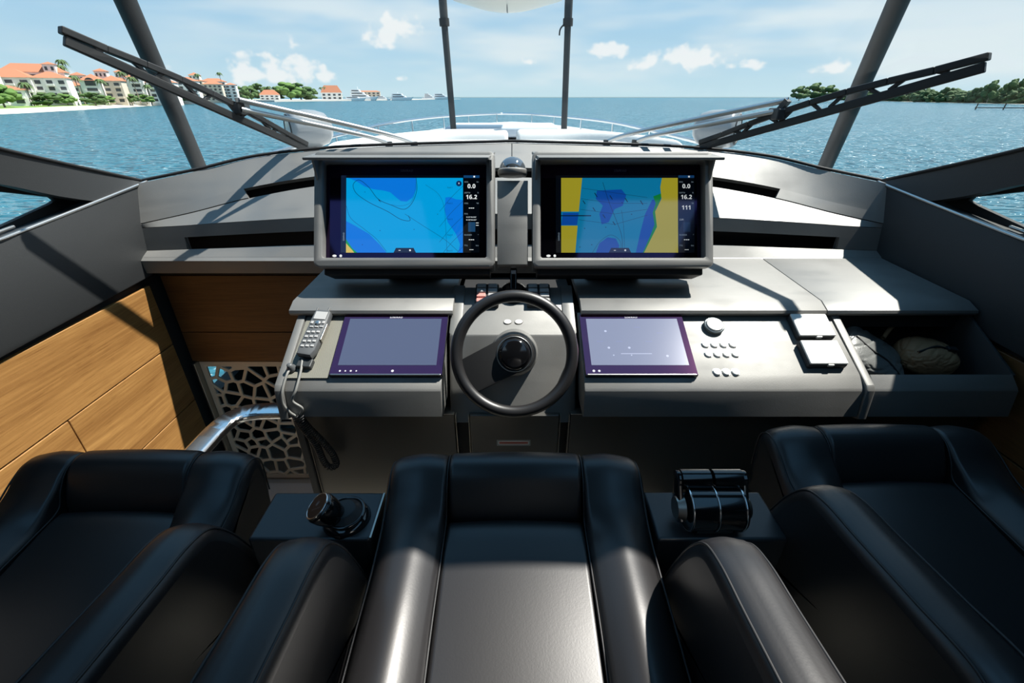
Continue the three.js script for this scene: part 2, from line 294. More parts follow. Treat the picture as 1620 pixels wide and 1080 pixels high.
// roof with two open hatches
{
  const s = shape([[-1.80, 1.38], [1.80, 1.38], [1.80, -3.1], [-1.80, -3.1]]);
  for (const [x0, x1] of [[-1.30, -0.55], [0.46, 1.20]]) s.holes.push(new THREE.Path([[x0, 0.955], [x1, 0.955], [x1, -0.9], [x0, -0.9]].map(([x, y]) => new THREE.Vector2(x, y))));
  struct('ceiling', extrude(s, 0.09, 0.004).rotateX(-Math.PI / 2).translate(0, 0.5, 0), M.char, 'dark cabin roof with two open hatches', 'roof');
}
// side walls: charcoal panel, gap, teak boards; window slot under the side beam
[-1, 1].forEach((s) => {
  const f = (p) => s < 0 ? p : mirror(p), side = s < 0 ? 'left' : 'right', X = -1.68;
  const panel = f([[X, -.345, -2.19], [X - .005, -.405, -1.604], [X, -.418, -1.41], [X, -.44, -.9], [X, -.46, 3.1], [X, -.775, 3.1], [X, -.755, -1.297], [X, -.733, -2.0], [X, -.70, -2.25]]);
  const wall = struct('wall_' + side, join([
    plate(panel, 0.05, [0, -.5, -1], 0.006),
    ...(s < 0 ? [rboxAt(-1.80, -1.72, -2.2, -.44, -2.14, 3.1, .002), rboxAt(-1.80, -1.72, -2.2, -.44, -2.9, -2.44, .002), rboxAt(-1.80, -1.72, -2.2, -1.52, -2.45, -2.13, .002), rboxAt(-1.80, -1.72, -1.32, -.44, -2.45, -2.13, .002)] : [rboxAt(1.72, 1.80, -2.2, -.44, -2.9, 3.1, 0.002)]),   // hull behind the lining, with a small port on the left
    rboxAt(...(s < 0 ? [-1.80, -1.63] : [1.63, 1.80]), -.46, .52, -1.36, 3.1, 0.002),
  ]), M.char, `charcoal cabin side on the ${side} of the helm`, 'wall');
  if (s < 0) sub(wall, 'port_glass', rboxAt(-1.762, -1.758, -1.53, -1.31, -2.46, -2.12, .0005), M.glass, 'small port behind the grille');
  sub(wall, 'gap_shade_strip', rboxAt(...(s < 0 ? [-1.722, -1.712] : [1.712, 1.722]), -.80, -.72, -2.0, .4, .001), M.black, 'black strip standing in for shade in the gap over the boards');  // black strip paints the shade of the gap above the boards
  // teak boards
  const boards = [[-2.0, 0.4, -1.085, -.776], [-2.0, -1.392, -1.42, -1.09], [-1.388, 0.4, -1.42, -1.09], [-2.0, -0.7, -1.755, -1.425], [-0.696, 0.4, -1.755, -1.425]];
  for (const [z0, z1, y0, y1] of boards) sub(wall, 'wood_panel', rboxAt(...(s < 0 ? [-1.72, -1.695] : [1.695, 1.72]), y0, y1, z0, z1, 0.003), s < 0 ? M.wood : M.woodShaded, 'teak veneer board with straight grain');  // right boards use the teak copy tinted for shade
  sub(wall, 'sill_cap', tube(panel.slice(0, 5).map(([x, y, z]) => [x - s * .001, y + .004, z]), 0.007, 60, false, 6), M.steel, 'pale metal edge along the sill');
  sub(wall, 'sill_shelf', sheet(panel.slice(0, 4), panel.slice(0, 4).map(([x, y, z]) => [x + s * 0.12, y - .012, z]), 0.01, [0, 5, 0], 20), M.char);
  sub(wall, 'sill_shelf', tube(panel.slice(1, 4).map(([x, y, z]) => [x + s * .07, y + .004, z]), 0.006, 20, false, 6), M.steel, 'window track');
  // beam over the slot window
  const low = f([[-1.68, -.352, -2.15], [-1.68, -.378, -1.945], [-1.685, -.335, -1.78], [-1.69, -.255, -1.577], [-1.69, -.20, -1.4], [-1.69, -.12, -1.1]]);
  const high = f([[-1.70, -.336, -2.19], [-1.695, -.262, -1.97], [-1.688, -.208, -1.80], [-1.68, -.14, -1.60], [-1.67, -.05, -1.38], [-1.66, .06, -1.1]]);
  sub(wall, 'side_beam', sheet(high, low, 0.05, [0, 0, -1.2], 40), M.char, 'charcoal beam rising aft over the slot window');
  sub(wall, 'gunwale_sun_brow', sheet(high.map(([x, y, z]) => [x + s * .004, y + .004, z]), high.map(([x, y, z], i) => [x + s * (.03 + .05 * i), y + .012 - .004 * i, z - .01]), 0.015, [0, 5, -1], 40), std('grey_gunwale', rgb(0.22, 0.22, 0.21), 0.45), 'grey outer edge beyond the beam, widened to block sun');  // outer edge strip, width added as a brow to shade the slot window
  // slot window: black frame with a small triangular light
  const hole = f([[-1.79, -.287, -1.64], [-1.79, -.342, -1.826], [-1.79, -.356, -1.836], [-1.79, -.363, -1.81], [-1.79, -.400, -1.585], [-1.79, -.400, -1.575], [-1.79, -.28, -1.575], [-1.79, -.28, -1.59]]);
  const outer = f([[-1.79, -.345, -2.15], [-1.79, -.22, -1.75], [-1.79, -.05, -1.2], [-1.79, -.05, -1.0], [-1.79, -.52, -1.0], [-1.79, -.50, -1.7], [-1.79, -.46, -2.15]]);
  const fr = struct(s < 0 ? 'window_6' : 'window_7', plate(outer, 0.02, [0, -.3, -1.5], 0.002, [hole]), M.black, `small slot window under the ${side} side beam`, 'window');
  sub(fr, 'pane', plate(hole, 0.001, [0, -.3, -1.5], 0), M.glass, 'tinted pane');
});
// aft end of the cabin: wall with a glazed opening
{
  const w = struct('wall_back', join([rboxAt(-1.8, -.45, -1.75, .5, 3.0, 3.1), rboxAt(.45, 1.8, -1.75, .5, 3.0, 3.1), rboxAt(-.45, .45, .1, .5, 3.0, 3.1)]), M.char, 'aft cabin wall around the saloon door', 'wall');
  sub(w, 'pane', new THREE.PlaneGeometry(.9, 1.85).translate(0, -.825, 3.05), M.glass, 'glass door');
  const f = struct('wall_front', join([rboxAt(-1.75, 1.75, -2.2, -.72, -2.75, -2.7), rboxAt(-1.75, 1.75, -.745, -.715, -2.75, -2.06), rboxAt(-0.74, 1.75, -2.2, -.72, -2.12, -2.10)]), M.black, 'dark bulkhead under the dashboard with an added cover against daylight', 'wall');  // middle slab is an added cover keeping daylight out behind the grille
  // teak boards over the grille, left of the console
  sub(f, 'wood_panel', rboxAt(-1.70, -.772, -1.062, -.757, -2.12, -2.085, 0.003), M.woodShaded, 'teak board with shade put into its colour under the dash shelf');
  sub(f, 'wood_panel', rboxAt(-1.70, -.772, -1.238, -1.066, -2.12, -2.085, 0.003), M.woodShaded, 'narrow teak board with shade put into its colour');
}
// ================================================================ DASHBOARD
{
  const A = [[-1.74, -.512, -2.045], [-1.488, -.468, -2.132], [-1.237, -.413, -2.184], [-.921, -.364, -2.233], [-.63, -.344, -2.267], [0, -.332, -2.284]];
  const DB = [[-1.75, -.345, -2.10], ...BASE.slice(1)];
  const Bf = [[-1.74, -.524, -2.067], [-1.5, -.512, -2.067], [-1.30, -.498, -2.067], [-.88, -.474, -2.067], [-.6, -.465, -2.067], [0, -.458, -2.067]];
  const t = thing('dashboard', 'grey stepped dashboard curving under the windshield', 'dashboard', [0, -.70, -2.3]);
  const lerpL = (a, b, k) => a.map((p, i) => p.map((q, j) => mix(q, b[i][j], k)));
  const eye = [0, 0, 0];
  [-1, 1].forEach((s) => {
    const f = (p) => s < 0 ? p : mirror(p), k = 0.24, mid = lerpL(A, DB, k), up = DB.map(([x, y, z]) => [x, y - .008, z + .005]);
    part(t, 'upper_panel', sheet(f(up), f(mid), 0.02, eye, 60), M.dash);
    const cutA = cut(A, 0, 0.405), cutM = cut(mid, 0, 0.385);
    const nn = Math.min(cutA.length, cutM.length);
    part(t, 'upper_panel', sheet(f(along(cutM, 12).map((q) => q.toArray())), f(along(cutA, 12).map((q) => q.toArray())), 0.02, eye, 24), M.dash);
    part(t, 'shelf', sheet(f(A.map(([x, y, z]) => [x, y - .004, z])), f(Bf), 0.02, [0, 5, 0], 60), M.dash, 'upper shelf of the dashboard');
    // riser below the shelf, its slot left open inboard
    const lowY = (x) => -.592 - .028 * Math.max(0, (Math.abs(x) - .88) / .8), mid2 = Bf.map(([x, y, z]) => [x, mix(y, lowY(x), 0.50), z + .012]), bot = Bf.map(([x, y, z]) => [x, lowY(x), z + .022]);
    part(t, 'riser', sheet(f(Bf.map(([x, y, z]) => [x, y - .002, z + .002])), f(mid2), 0.015, eye, 40), M.dash);
    part(t, 'riser', sheet(f(cut(mid2, 0, 0.205)), f(cut(bot, 0, 0.205)), 0.015, eye, 10), M.dash);
    part(t, 'shelf', sheet(f(bot.map(([x, y, z]) => [x, y - .002, z])), f(bot.map(([x, y, z]) => [x, -.640, -2.005])), 0.012, [0, 5, 0], 30), M.dash, 'lower shelf of the dashboard');
    part(t, 'shelf_edge', sheet(f(bot.map(([x, y, z]) => [x, -.640, -2.006])), f(bot.map(([x, y, z]) => [x, -.652, -1.988])), 0.012, [0, 5, 2], 30), M.dash);
    part(t, 'shelf_edge', sheet(f(bot.map(([x, y, z]) => [x, -.652, -1.987])), f(bot.map(([x, y, z]) => [x, -.712, -1.992])), 0.012, eye, 30), s < 0 ? M.dash : M.dash);
  });
  part(t, 'slot_liner', rboxAt(-1.55, 1.55, -.66, -.53, -2.20, -2.15), M.black, 'black inside of the vent slot');
  part(t, 'slot_liner', sheet([...A.slice(1), ...mirror(A.slice(1)).reverse().slice(1)].map(([x, y, z]) => [x * .97, y - .05, z - .08]), [...BASE.slice(1), ...mirror(BASE.slice(1)).reverse().slice(1)].map(([x, y, z]) => [x * .97, y - .06, z - .02]), 0.01, eye, 80), M.black, 'black inside of the vent slot');
  part(t, 'joint', plate([[-.002, -.203, -2.496], [.002, -.203, -2.496], [.002, -.298, -2.336], [-.002, -.298, -2.336]], 0.004, [0, 3, 0], 0), M.black, 'dark joint line at the centre');
}
// ================================================================ HELM CONSOLE
const TILT = 64.04, IP = (x, y, off = 0) => { const a = TILT * Math.PI / 180; return [x, -.823 + y * Math.cos(a) + off * Math.sin(a), -1.25 - y * Math.sin(a) + off * Math.cos(a)]; };
const onPanel = (g, x, y, off = 0) => g.applyMatrix4(frame(IP(x, y, off), TILT));
const XD = 1.155;                                                                       // divider between instruments and bin
{
  const t = thing('helm_console', 'grey helm console with sloping instrument panels and storage bin', 'console', [0.4, -1.75, -1.5]);
  const front = [[-1.236, -.950], [-1.222, -.940], [-1.236, -.848], [-1.242, -.840], [-1.277, -.809], [-1.515, -.693], [-1.515, -.946]];
  part(t, 'instrument_panel', alongX(front, -.745, -.232, 0.003), M.dash);
  part(t, 'instrument_panel', alongX(front, .238, XD - .002, 0.003), M.dash);
  const side = [[-1.240, -.958], [-1.216, -.946], [-1.228, -.842], [-1.24, -.826], [-1.54, -.672], [-1.54, -.955]];
  part(t, 'side_frame', alongX(side, -.775, -.746, 0.004), M.dash);
  part(t, 'side_frame', alongX(side, XD, XD + .028, 0.004), M.dash);
  // woven mat beside the left display
  part(t, 'woven_mat', onPanel(rbox(.135, .255, .003, .001), -.674, .143, .0015), M.weave, 'pale woven mat under the handset');
  // bin
  const rimX0 = XD + .031, rimX1 = 1.66;
  part(t, 'bin_front', alongX([[-1.236, -.950], [-1.222, -.940], [-1.236, -.848], [-1.242, -.840], [-1.277, -.809], [-1.29, -.82], [-1.29, -.946]], rimX0, rimX1, 0.003), M.dash);
  part(t, 'bin_floor', rboxAt(rimX0, rimX1, -.945, -.93, -1.62, -1.29, .001), M.black);
  part(t, 'bin_back', rboxAt(rimX0, rimX1, -.945, -.66, -1.64, -1.62, .001), M.black);
  part(t, 'bin_side', alongX([[-1.29, -.945], [-1.277, -.812], [-1.54, -.68], [-1.62, -.68], [-1.62, -.945]], rimX1, rimX1 + .012, 0.002), M.char);
  // tops
  const deck = [[-1.490, -.692], [-1.484, -.682], [-1.488, -.672], [-1.535, -.653], [-1.985, -.640], [-1.985, -.672], [-1.54, -.68]];
  part(t, 'console_top', alongX(deck, -.80, -.212, 0.003), M.dash);
  part(t, 'console_top', alongX(deck, .248, 1.128, 0.003), M.dash);
  part(t, 'console_top', alongX(deck, 1.131, 1.672, 0.003), M.dash);
  part(t, 'recess', join([rboxAt(-.215, .25, -.75, -.735, -2.0, -1.5), rboxAt(-.76, 1.66, -.76, -.70, -1.60, -1.53)]), M.black, 'black recess below the console tops');
  // carcass
  part(t, 'carcass', join([rboxAt(-.772, -.752, -1.75, -.67, -2.085, -1.53), rboxAt(-.772, -.752, -1.75, -.965, -1.55, -1.30), rboxAt(-.752, 1.66, -1.75, -.99, -1.40, -1.34)]), M.black);
  part(t, 'lower_panel', rboxAt(-.745, -.205, -1.745, -.992, -1.335, -1.30, .004), M.lower);
  part(t, 'lower_panel', rboxAt(-.150, .168, -1.745, -.992, -1.33, -1.295, .004), M.lower);
  part(t, 'lower_panel', rboxAt(.208, 1.66, -1.745, -.992, -1.335, -1.30, .004), M.lower);
  for (const [x0, x1] of [[-.745, -.205], [.208, 1.66]]) part(t, 'edge_trim', rboxAt(x0, x1, -.9915, -.988, -1.336, -1.299, .001), M.trim, 'thin metal line along the top of the lower panel');
  for (const x of [-.200, -.154, .172, .204]) part(t, 'edge_trim', rboxAt(x - .0015, x + .0015, -1.745, -.992, -1.33, -1.297, .001), M.trim);
  part(t, 'corner_post', rboxAt(-.775, -.748, -1.75, -.975, -1.33, -1.285, .004), M.frameGrey, 'dark corner post');
  part(t, 'corner_post', rboxAt(-.7465, -.7435, -1.75, -.992, -1.30, -1.297, .001), M.trim);
  // small notice at the foot of the pedestal
  const c = document.createElement('canvas'); c.width = 256; c.height = 48; const k = c.getContext('2d');
  k.fillStyle = '#e9e4dc'; k.fillRect(0, 0, 256, 48); k.strokeStyle = '#6b6660'; k.lineWidth = 4; k.strokeRect(5, 5, 246, 38); k.fillStyle = '#c4553f'; k.fillRect(18, 16, 220, 17); k.fillStyle = '#7a2c22'; for (let i = 0; i < 22; i++) k.fillRect(34 + i * 9, 22, 6, 5);
  const ct = new THREE.CanvasTexture(c); ct.colorSpace = THREE.SRGBColorSpace;
  part(t, 'notice', face(.122, .026).translate(.006, -1.115, -1.2945), std('notice_print', rgb(.75, .75, .75), .5, { map: ct }), 'small white notice with a red strip');
  // round switch, buttons, two hinged white covers
  const dial = part(t, 'rotary_switch', onPanel(lathe([[0, .022], [.026, .022], [.029, .019], [.029, 0], [0, 0]], 40).rotateX(Math.PI / 2), .717, .228), M.cream, 'large white round button with a dark rim');
  part(t, 'bezel', onPanel(new THREE.TorusGeometry(.0315, .0045, 10, 40), .717, .228, .012), M.lens, undefined, dial);
  for (const [y, xs] of [[.152, [.671, .702, .734, .766]], [.112, [.671, .702, .733, .764]], [.040, [.681, .712, .743]]]) for (const x of xs) {
    const b = part(t, 'push_button', onPanel(lathe([[0, .007], [.011, .007], [.0135, .0045], [.0135, 0], [0, 0]], 24).rotateX(Math.PI / 2), x, y), M.cream);
    part(t, 'button_collar', onPanel(new THREE.TorusGeometry(.0142, .0014, 6, 24), x, y, .001), M.steel, undefined, b);
  }
  const line = (x0, y0, x1, y1) => onPanel(rbox(Math.abs(x1 - x0) + .0015, Math.abs(y1 - y0) + .0015, .0006, .0002), (x0 + x1) / 2, (y0 + y1) / 2, .0003);
  part(t, 'panel_marking', join([line(.655, .180, .785, .180), line(.655, .180, .655, .172), line(.785, .180, .785, .172), line(.665, .070, .765, .070), line(.665, .070, .665, .062), line(.765, .070, .765, .062)]), M.white, 'fine white bracket lines over the buttons');
  for (const [x, y] of [[1.055, .219], [1.048, .103]]) {
    const b = part(t, 'switch_box', onPanel(rbox(.128, .098, .022, .005), x, y, .011), M.frameGrey, 'switch box under a white cover');
    part(t, 'cover', onPanel(rbox(.126, .096, .008, .0035), x, y, .026), M.cover, 'square white cover', b);
    part(t, 'latch', onPanel(rbox(.02, .006, .01, .002), x + .005, y - .05, .022), M.cover, undefined, b);
  }
  // steering pedestal: top with rails, front face
  const ped = [[-1.300, -1.026], [-1.420, -.742], [-1.424, -.736], [-1.630, -.640], [-1.66, -.66], [-1.66, -1.026]];
  const pe = part(t, 'pedestal', alongX(ped, -.222, .228, 0.012), M.dash, 'steering pedestal with a flat sloping face');
  for (const [x0, x1] of [[-.222, -.178], [.184, .228]]) part(t, 'pedestal_rail', alongX([[-1.43, -.736], [-1.445, -.720], [-1.632, -.632], [-1.64, -.66]], x0, x1, 0.005), M.dash, undefined, pe);
  // centre post between the plotters
  part(t, 'centre_post', plate([[-.054, -.536, -1.590], [.058, -.536, -1.590], [.058, -.266, -1.739], [-.054, -.266, -1.739]], 0.12, [0, 0, 0], 0.004), M.dash, 'pale grey post between the two plotters');
  // switch clusters and shift lever on the pedestal top
  const topAt = (x, z, off = 0) => [x, -.736 + (-1.424 - z) * .466 + off * .906, z + off * .423];
  for (const s of [-1, 1]) {
    const box = part(t, 'switch_cluster', rbox(.088, .022, .105, .005).applyMatrix4(frame(topAt(.003 + s * .096, -1.583, .010), -25)), M.frameGrey, 'block of small grey and pale red switches');
    for (let i = 0; i < 2; i++) for (let j = 0; j < 4; j++) part(t, 'switch_key', rbox(.034, .012, .018, .003).applyMatrix4(frame(topAt(.003 + s * .096 + (i - .5) * .042, -1.550 - j * .022, .024), -25)), (j < 2 && i === 0) ? M.pink : M.key, undefined, box);
  }
  const lv = part(t, 'shift_base', lathe([[0, .03], [.03, .03], [.048, .018], [.052, 0], [0, 0]], 28).applyMatrix4(frame(topAt(.005, -1.60, 0), -25)), M.glossBlack, 'gloss black dome at the foot of the lever');
  part(t, 'shift_lever', bar(topAt(.005, -1.60, .02), [.006, -.565, -1.635], .026, .02, [0, 0, 1], .006), M.glossBlack, undefined, lv);
  for (const o of [.085, .107]) part(t, 'lever_key', rbox(.018, .014, .006, .002).applyMatrix4(frame([.006, -.660 + o, -1.608 - (o - .06) * .45], 25)), M.key, undefined, lv);
  for (const x of [-.016, .024]) part(t, 'indicator', lathe([[0, .004], [.012, .004], [.015, 0], [0, 0]], 24).applyMatrix4(new THREE.Matrix4().makeScale(1, 1, .75)).applyMatrix4(frame(topAt(x, -1.475, .001), -25)), M.cream, 'small white round indicator', pe);
}

// ================================================================ PRINT FOR THE SCREENS
function canvasTex(w, h, draw) { const c = document.createElement('canvas'); c.width = w; c.height = h; draw(c.getContext('2d'), w, h); const t = new THREE.CanvasTexture(c); t.colorSpace = THREE.SRGBColorSpace; return t; }
const poly = (k, pts, fill, stroke, w = 2) => { k.beginPath(); pts.forEach(([x, y], i) => i ? k.lineTo(x, y) : k.moveTo(x, y)); if (fill) { k.closePath(); k.fillStyle = fill; k.fill(); } if (stroke) { k.strokeStyle = stroke; k.lineWidth = w; k.stroke(); } };
const curveP = (k, pts, stroke, w) => { const c = new THREE.CatmullRomCurve3(pts.map(([x, y]) => V(x, y, 0))).getPoints(80); poly(k, c.map((q) => [q.x, q.y]), null, stroke, w); };
function dataBar(k, x, w, H, rows) {
  k.fillStyle = '#000308'; k.fillRect(x, 0, w, H); k.fillStyle = '#10406f'; k.fillRect(x, 0, w, 22); k.fillStyle = '#fff'; k.fillRect(x + w * .62, 4, 14, 14);
  for (const [y, tl, tr, big, size] of rows) {
    k.fillStyle = '#9fb4c2'; k.font = '17px sans-serif'; k.textAlign = 'left'; k.fillText(tl, x + 6, y); k.textAlign = 'right'; k.fillText(tr, x + w - 6, y);
    k.fillStyle = '#f4f8fa'; k.textAlign = 'center'; k.font = `bold ${size ?? 50}px sans-serif`; if (big) k.fillText(big, x + w / 2, y + (size ? size * 1.05 : 48));
  }
}
// left plotter: chart of 955 x 635 on the glass plus data column
const tChartL = canvasTex(1180, 660, (k, W, H) => {
  k.fillStyle = '#01060d'; k.fillRect(0, 0, W, H);
  k.fillStyle = '#0b1c34'; k.fillRect(0, 0, 45, H); k.save(); k.translate(32, 560); k.rotate(-Math.PI / 2); k.fillStyle = '#9fb4c2'; k.font = '20px sans-serif'; k.fillText('SIMRAD', 0, 0); k.restore();
  k.fillStyle = '#00a1e2'; k.fillRect(45, 22, 995, 638); k.save(); k.beginPath(); k.rect(45, 22, 995, 638); k.clip();
  const deep = '#0878e0', line = '#0a3f78';
  poly(k, [[60, 22], [640, 22], [640, 120], [610, 190], [560, 225], [510, 220], [460, 180], [420, 145], [360, 130], [280, 120], [200, 95], [130, 50]], deep);
  poly(k, [[45, 390], [120, 430], [240, 500], [330, 590], [390, 660], [45, 660]], deep);
  poly(k, [[45, 545], [95, 620], [140, 660], [45, 660]], '#0a9a55'); poly(k, [[45, 580], [100, 640], [115, 660], [45, 660]], '#d8be5a');
  poly(k, [[890, 190], [930, 185], [980, 205], [1040, 210], [1040, 660], [1000, 660], [1015, 590], [980, 500], [910, 400], [885, 300]], deep);
  curveP(k, [[640, 22], [645, 130], [600, 245], [540, 290], [430, 255], [320, 205], [230, 95], [150, 40], [105, 75], [120, 140], [220, 220], [400, 310], [520, 380], [590, 385], [575, 345]], '#04243f', 3.5);
  curveP(k, [[545, 330], [700, 430], [900, 560], [1000, 650]], '#04243f', 2); curveP(k, [[45, 260], [80, 360], [200, 460], [300, 540], [390, 650]], line, 2.5);
  curveP(k, [[720, 80], [830, 160], [880, 270], [890, 400], [905, 660]], line, 2); curveP(k, [[640, 60], [625, 160], [590, 235], [500, 262], [430, 250]], line, 1.6);
  for (let i = 0; i < 5; i++) { curveP(k, [[1040, 90 + i * 130], [940, 190 + i * 130], [840, 310 + i * 130]], '#0a3158', 2); k.fillStyle = '#06264a'; k.font = '17px sans-serif'; k.fillText('Foul ' + (i + 1), 905, 110 + i * 135); }
  poly(k, [[315, 195], [345, 235], [322, 215]], '#04101c'); [[200, 140], [330, 470], [180, 590], [820, 330], [620, 460]].forEach(([x, y]) => { k.fillStyle = '#0a3f78'; k.fillRect(x, y, 8, 5); });
  poly(k, [[450, 660], [470, 620], [620, 620], [640, 660]], '#0b1c34'); k.fillStyle = '#fff'; k.fillRect(492, 638, 18, 5); k.beginPath(); k.arc(590, 640, 8, 0, 7); k.fill();
  k.fillStyle = '#0a2f60'; k.beginPath(); k.arc(1005, 70, 24, 0, 7); k.fill(); k.fillStyle = '#fff'; k.fillRect(1002, 62, 6, 12); k.restore();
  dataBar(k, 1045, 135, H, [[62, 'SOG', 'kn', '0.0'], [155, 'DEPTH', 'ft', '16.2'], [245, 'COG', '\u00b0M', '---'], [335, 'POS', '', ''], [515, 'RUDDER', '\u00b0', '---'], [605, 'TTG', 'hrs', '---', 38]]);
  k.fillStyle = '#dfe8ee'; k.font = 'bold 15px sans-serif'; k.textAlign = 'center'; k.fillText("N 25\u00b046.062'", 1112, 362); k.fillText("W 80\u00b008.857'", 1112, 386); k.fillStyle = '#1c4468'; k.fillRect(1085, 400, 60, 82); k.fillStyle = '#dfe8ee'; k.fillRect(1150, 404, 24, 6); k.fillRect(1150, 424, 24, 6);
});
const tChartR = canvasTex(1180, 660, (k, W, H) => {
  k.fillStyle = '#01060d'; k.fillRect(0, 0, W, H); k.save(); k.translate(32, 560); k.rotate(-Math.PI / 2); k.fillStyle = '#9fb4c2'; k.font = '20px sans-serif'; k.fillText('SIMRAD', 0, 0); k.restore();
  k.fillStyle = '#0a86b8'; k.fillRect(45, 22, 995, 638); k.save(); k.beginPath(); k.rect(45, 22, 995, 638); k.clip();
  const land = '#b9ae2c', deep = '#0a52b4', ink = '#06263f';
  poly(k, [[45, 22], [225, 22], [195, 310], [45, 310]], land); poly(k, [[45, 430], [185, 430], [165, 660], [45, 660]], land); poly(k, [[60, 320], [195, 320], [180, 425], [45, 425]], deep);
  poly(k, [[350, 130], [560, 120], [600, 170], [570, 260], [500, 290], [450, 400], [390, 420], [370, 330], [400, 260], [340, 200]], deep);
  poly(k, [[340, 660], [370, 580], [440, 530], [510, 540], [540, 600], [520, 660]], deep); poly(k, [[820, 210], [900, 190], [850, 330], [880, 400], [800, 540], [760, 660], [680, 660], [720, 480], [760, 330]], deep);
  poly(k, [[830, 180], [910, 150], [880, 240], [850, 290], [870, 420], [800, 560], [770, 660], [740, 660], [810, 500], [840, 420], [825, 320], [850, 240]], '#0d8a3c'); poly(k, [[905, 22], [1040, 22], [1040, 660], [750, 660], [800, 560], [860, 440], [845, 310], [900, 200], [890, 100]], land);
  for (let i = 0; i < 4; i++) { poly(k, [[225 - i * 10, 110 + i * 90], [500, 150 + i * 90], [780, 190 + i * 90 - i * 40]], null, ink, 2); poly(k, [[330 + i * 130, 150 + i * 22], [352 + i * 130, 185 + i * 22]], null, ink, 7); poly(k, [[230 + i * 85, 215 + i * 60], [250 + i * 85, 245 + i * 60]], null, ink, 6); }
  curveP(k, [[400, 60], [450, 220], [520, 400], [560, 520], [565, 660]], ink, 3); curveP(k, [[310, 660], [380, 560], [470, 510], [545, 560], [550, 660]], ink, 2); curveP(k, [[560, 300], [575, 420], [585, 660]], ink, 2);
  poly(k, [[45, 345], [300, 345]], null, ink, 9); [[240, 450], [200, 610], [420, 440], [300, 590], [560, 230], [640, 330]].forEach(([x, y]) => { k.fillStyle = ink; k.fillRect(x, y, 9, 6); });
  poly(k, [[450, 660], [470, 620], [620, 620], [640, 660]], '#0b1c34'); k.fillStyle = '#fff'; k.fillRect(492, 638, 18, 5); k.beginPath(); k.arc(590, 640, 8, 0, 7); k.fill(); k.restore();
  dataBar(k, 1045, 135, H, [[62, 'SOG', 'kn', '0.0'], [155, 'DEPTH', 'ft', '16.2'], [245, '', '\u00b0M', '111'], [515, 'RUDDER', '\u00b0', '---'], [605, 'TTG', 'hrs', '---', 38]]);
  k.fillStyle = '#dfe8ee'; k.font = '20px sans-serif'; k.textAlign = 'left'; k.fillText('2.81', 1052, 385); k.fillStyle = '#12263a'; k.fillRect(1085, 400, 60, 82);
});
const tGlassTop = canvasTex(1024, 605, (k, W, H) => { k.fillStyle = '#050507'; k.fillRect(0, 0, W, H); k.fillStyle = '#6d7278'; k.font = 'bold 22px sans-serif'; k.textAlign = 'center'; k.fillText('SIMRAD', W * .5, 40); k.fillStyle = '#fff'; k.beginPath(); k.ellipse(52, H - 26, 14, 8, 0, 0, 7); k.fill(); k.beginPath(); k.arc(92, H - 26, 9, 0, 7); k.fill(); });
const lowPanel = (icons) => canvasTex(1024, 700, (k, W, H) => { k.fillStyle = '#16091d'; k.fillRect(0, 0, W, H); k.fillStyle = '#f2f2f4'; k.font = 'bold 34px sans-serif'; k.textAlign = 'center'; k.fillText('SIMRAD', W * .5, 42); icons.forEach(([x, r]) => { k.beginPath(); k.arc(x, H - 40, r, 0, 7); k.fill(); }); });
const tLowL = lowPanel([[90, 10], [140, 8], [190, 10], [240, 8], [570, 13]]), tLowR = lowPanel([[75, 13], [125, 12]]);
const tLcdR = canvasTex(1024, 640, (k, W, H) => { k.fillStyle = '#82869f'; k.fillRect(0, 0, W, H); k.fillStyle = '#b9bdd8'; [[200, 180, 14], [210, 410, 14], [430, 410, 14], [820, 520, 14], [250, 510, 8], [440, 510, 8]].forEach(([x, y, r]) => { k.beginPath(); k.arc(x, y, r, 0, 7); k.fill(); }); k.fillRect(330, 486, 330, 8); k.fillStyle = '#8286ab'; [[90, 320], [300, 320], [520, 120], [760, 200], [620, 320]].forEach(([x, y]) => k.fillRect(x, y, 70, 10)); });

M.screenL = std('plotter_screen_left', rgb(.01, .01, .01), 0.07, { emissive: rgb(.92, .92, .92), emissiveMap: tChartL, specularColor: rgb(.75, .6, 1), ior: 1.6 });
M.screenR = std('plotter_screen_right', rgb(.01, .01, .01), 0.07, { emissive: rgb(.60, .60, .60), emissiveMap: tChartR, specularColor: rgb(.85, .65, 1), ior: 1.9 });
M.glassTop = std('plotter_glass', rgb(.8, .8, .8), 0.06, { map: tGlassTop, specularColor: rgb(.6, .35, 1), ior: 1.7 });
M.lowL = std('display_glass_left', rgb(.6, .6, .6), 0.06, { map: tLowL, specularColor: rgb(1, .30, .62), ior: 2.6 });
M.lowR = std('display_glass_right', rgb(.6, .6, .6), 0.06, { map: tLowR, specularColor: rgb(1, .34, .62), ior: 2.8 });
M.lcdL = std('display_screen_left', rgb(.055, .06, .10), 0.10, { specularColor: rgb(.85, .88, 1), ior: 1.9 });
M.lcdR = std('display_screen_right', rgb(.62, .62, .62), 0.12, { map: tLcdR, specularColor: rgb(.92, .92, 1), ior: 1.9 });  // pale base colour with printed marks, lighter than the left screen

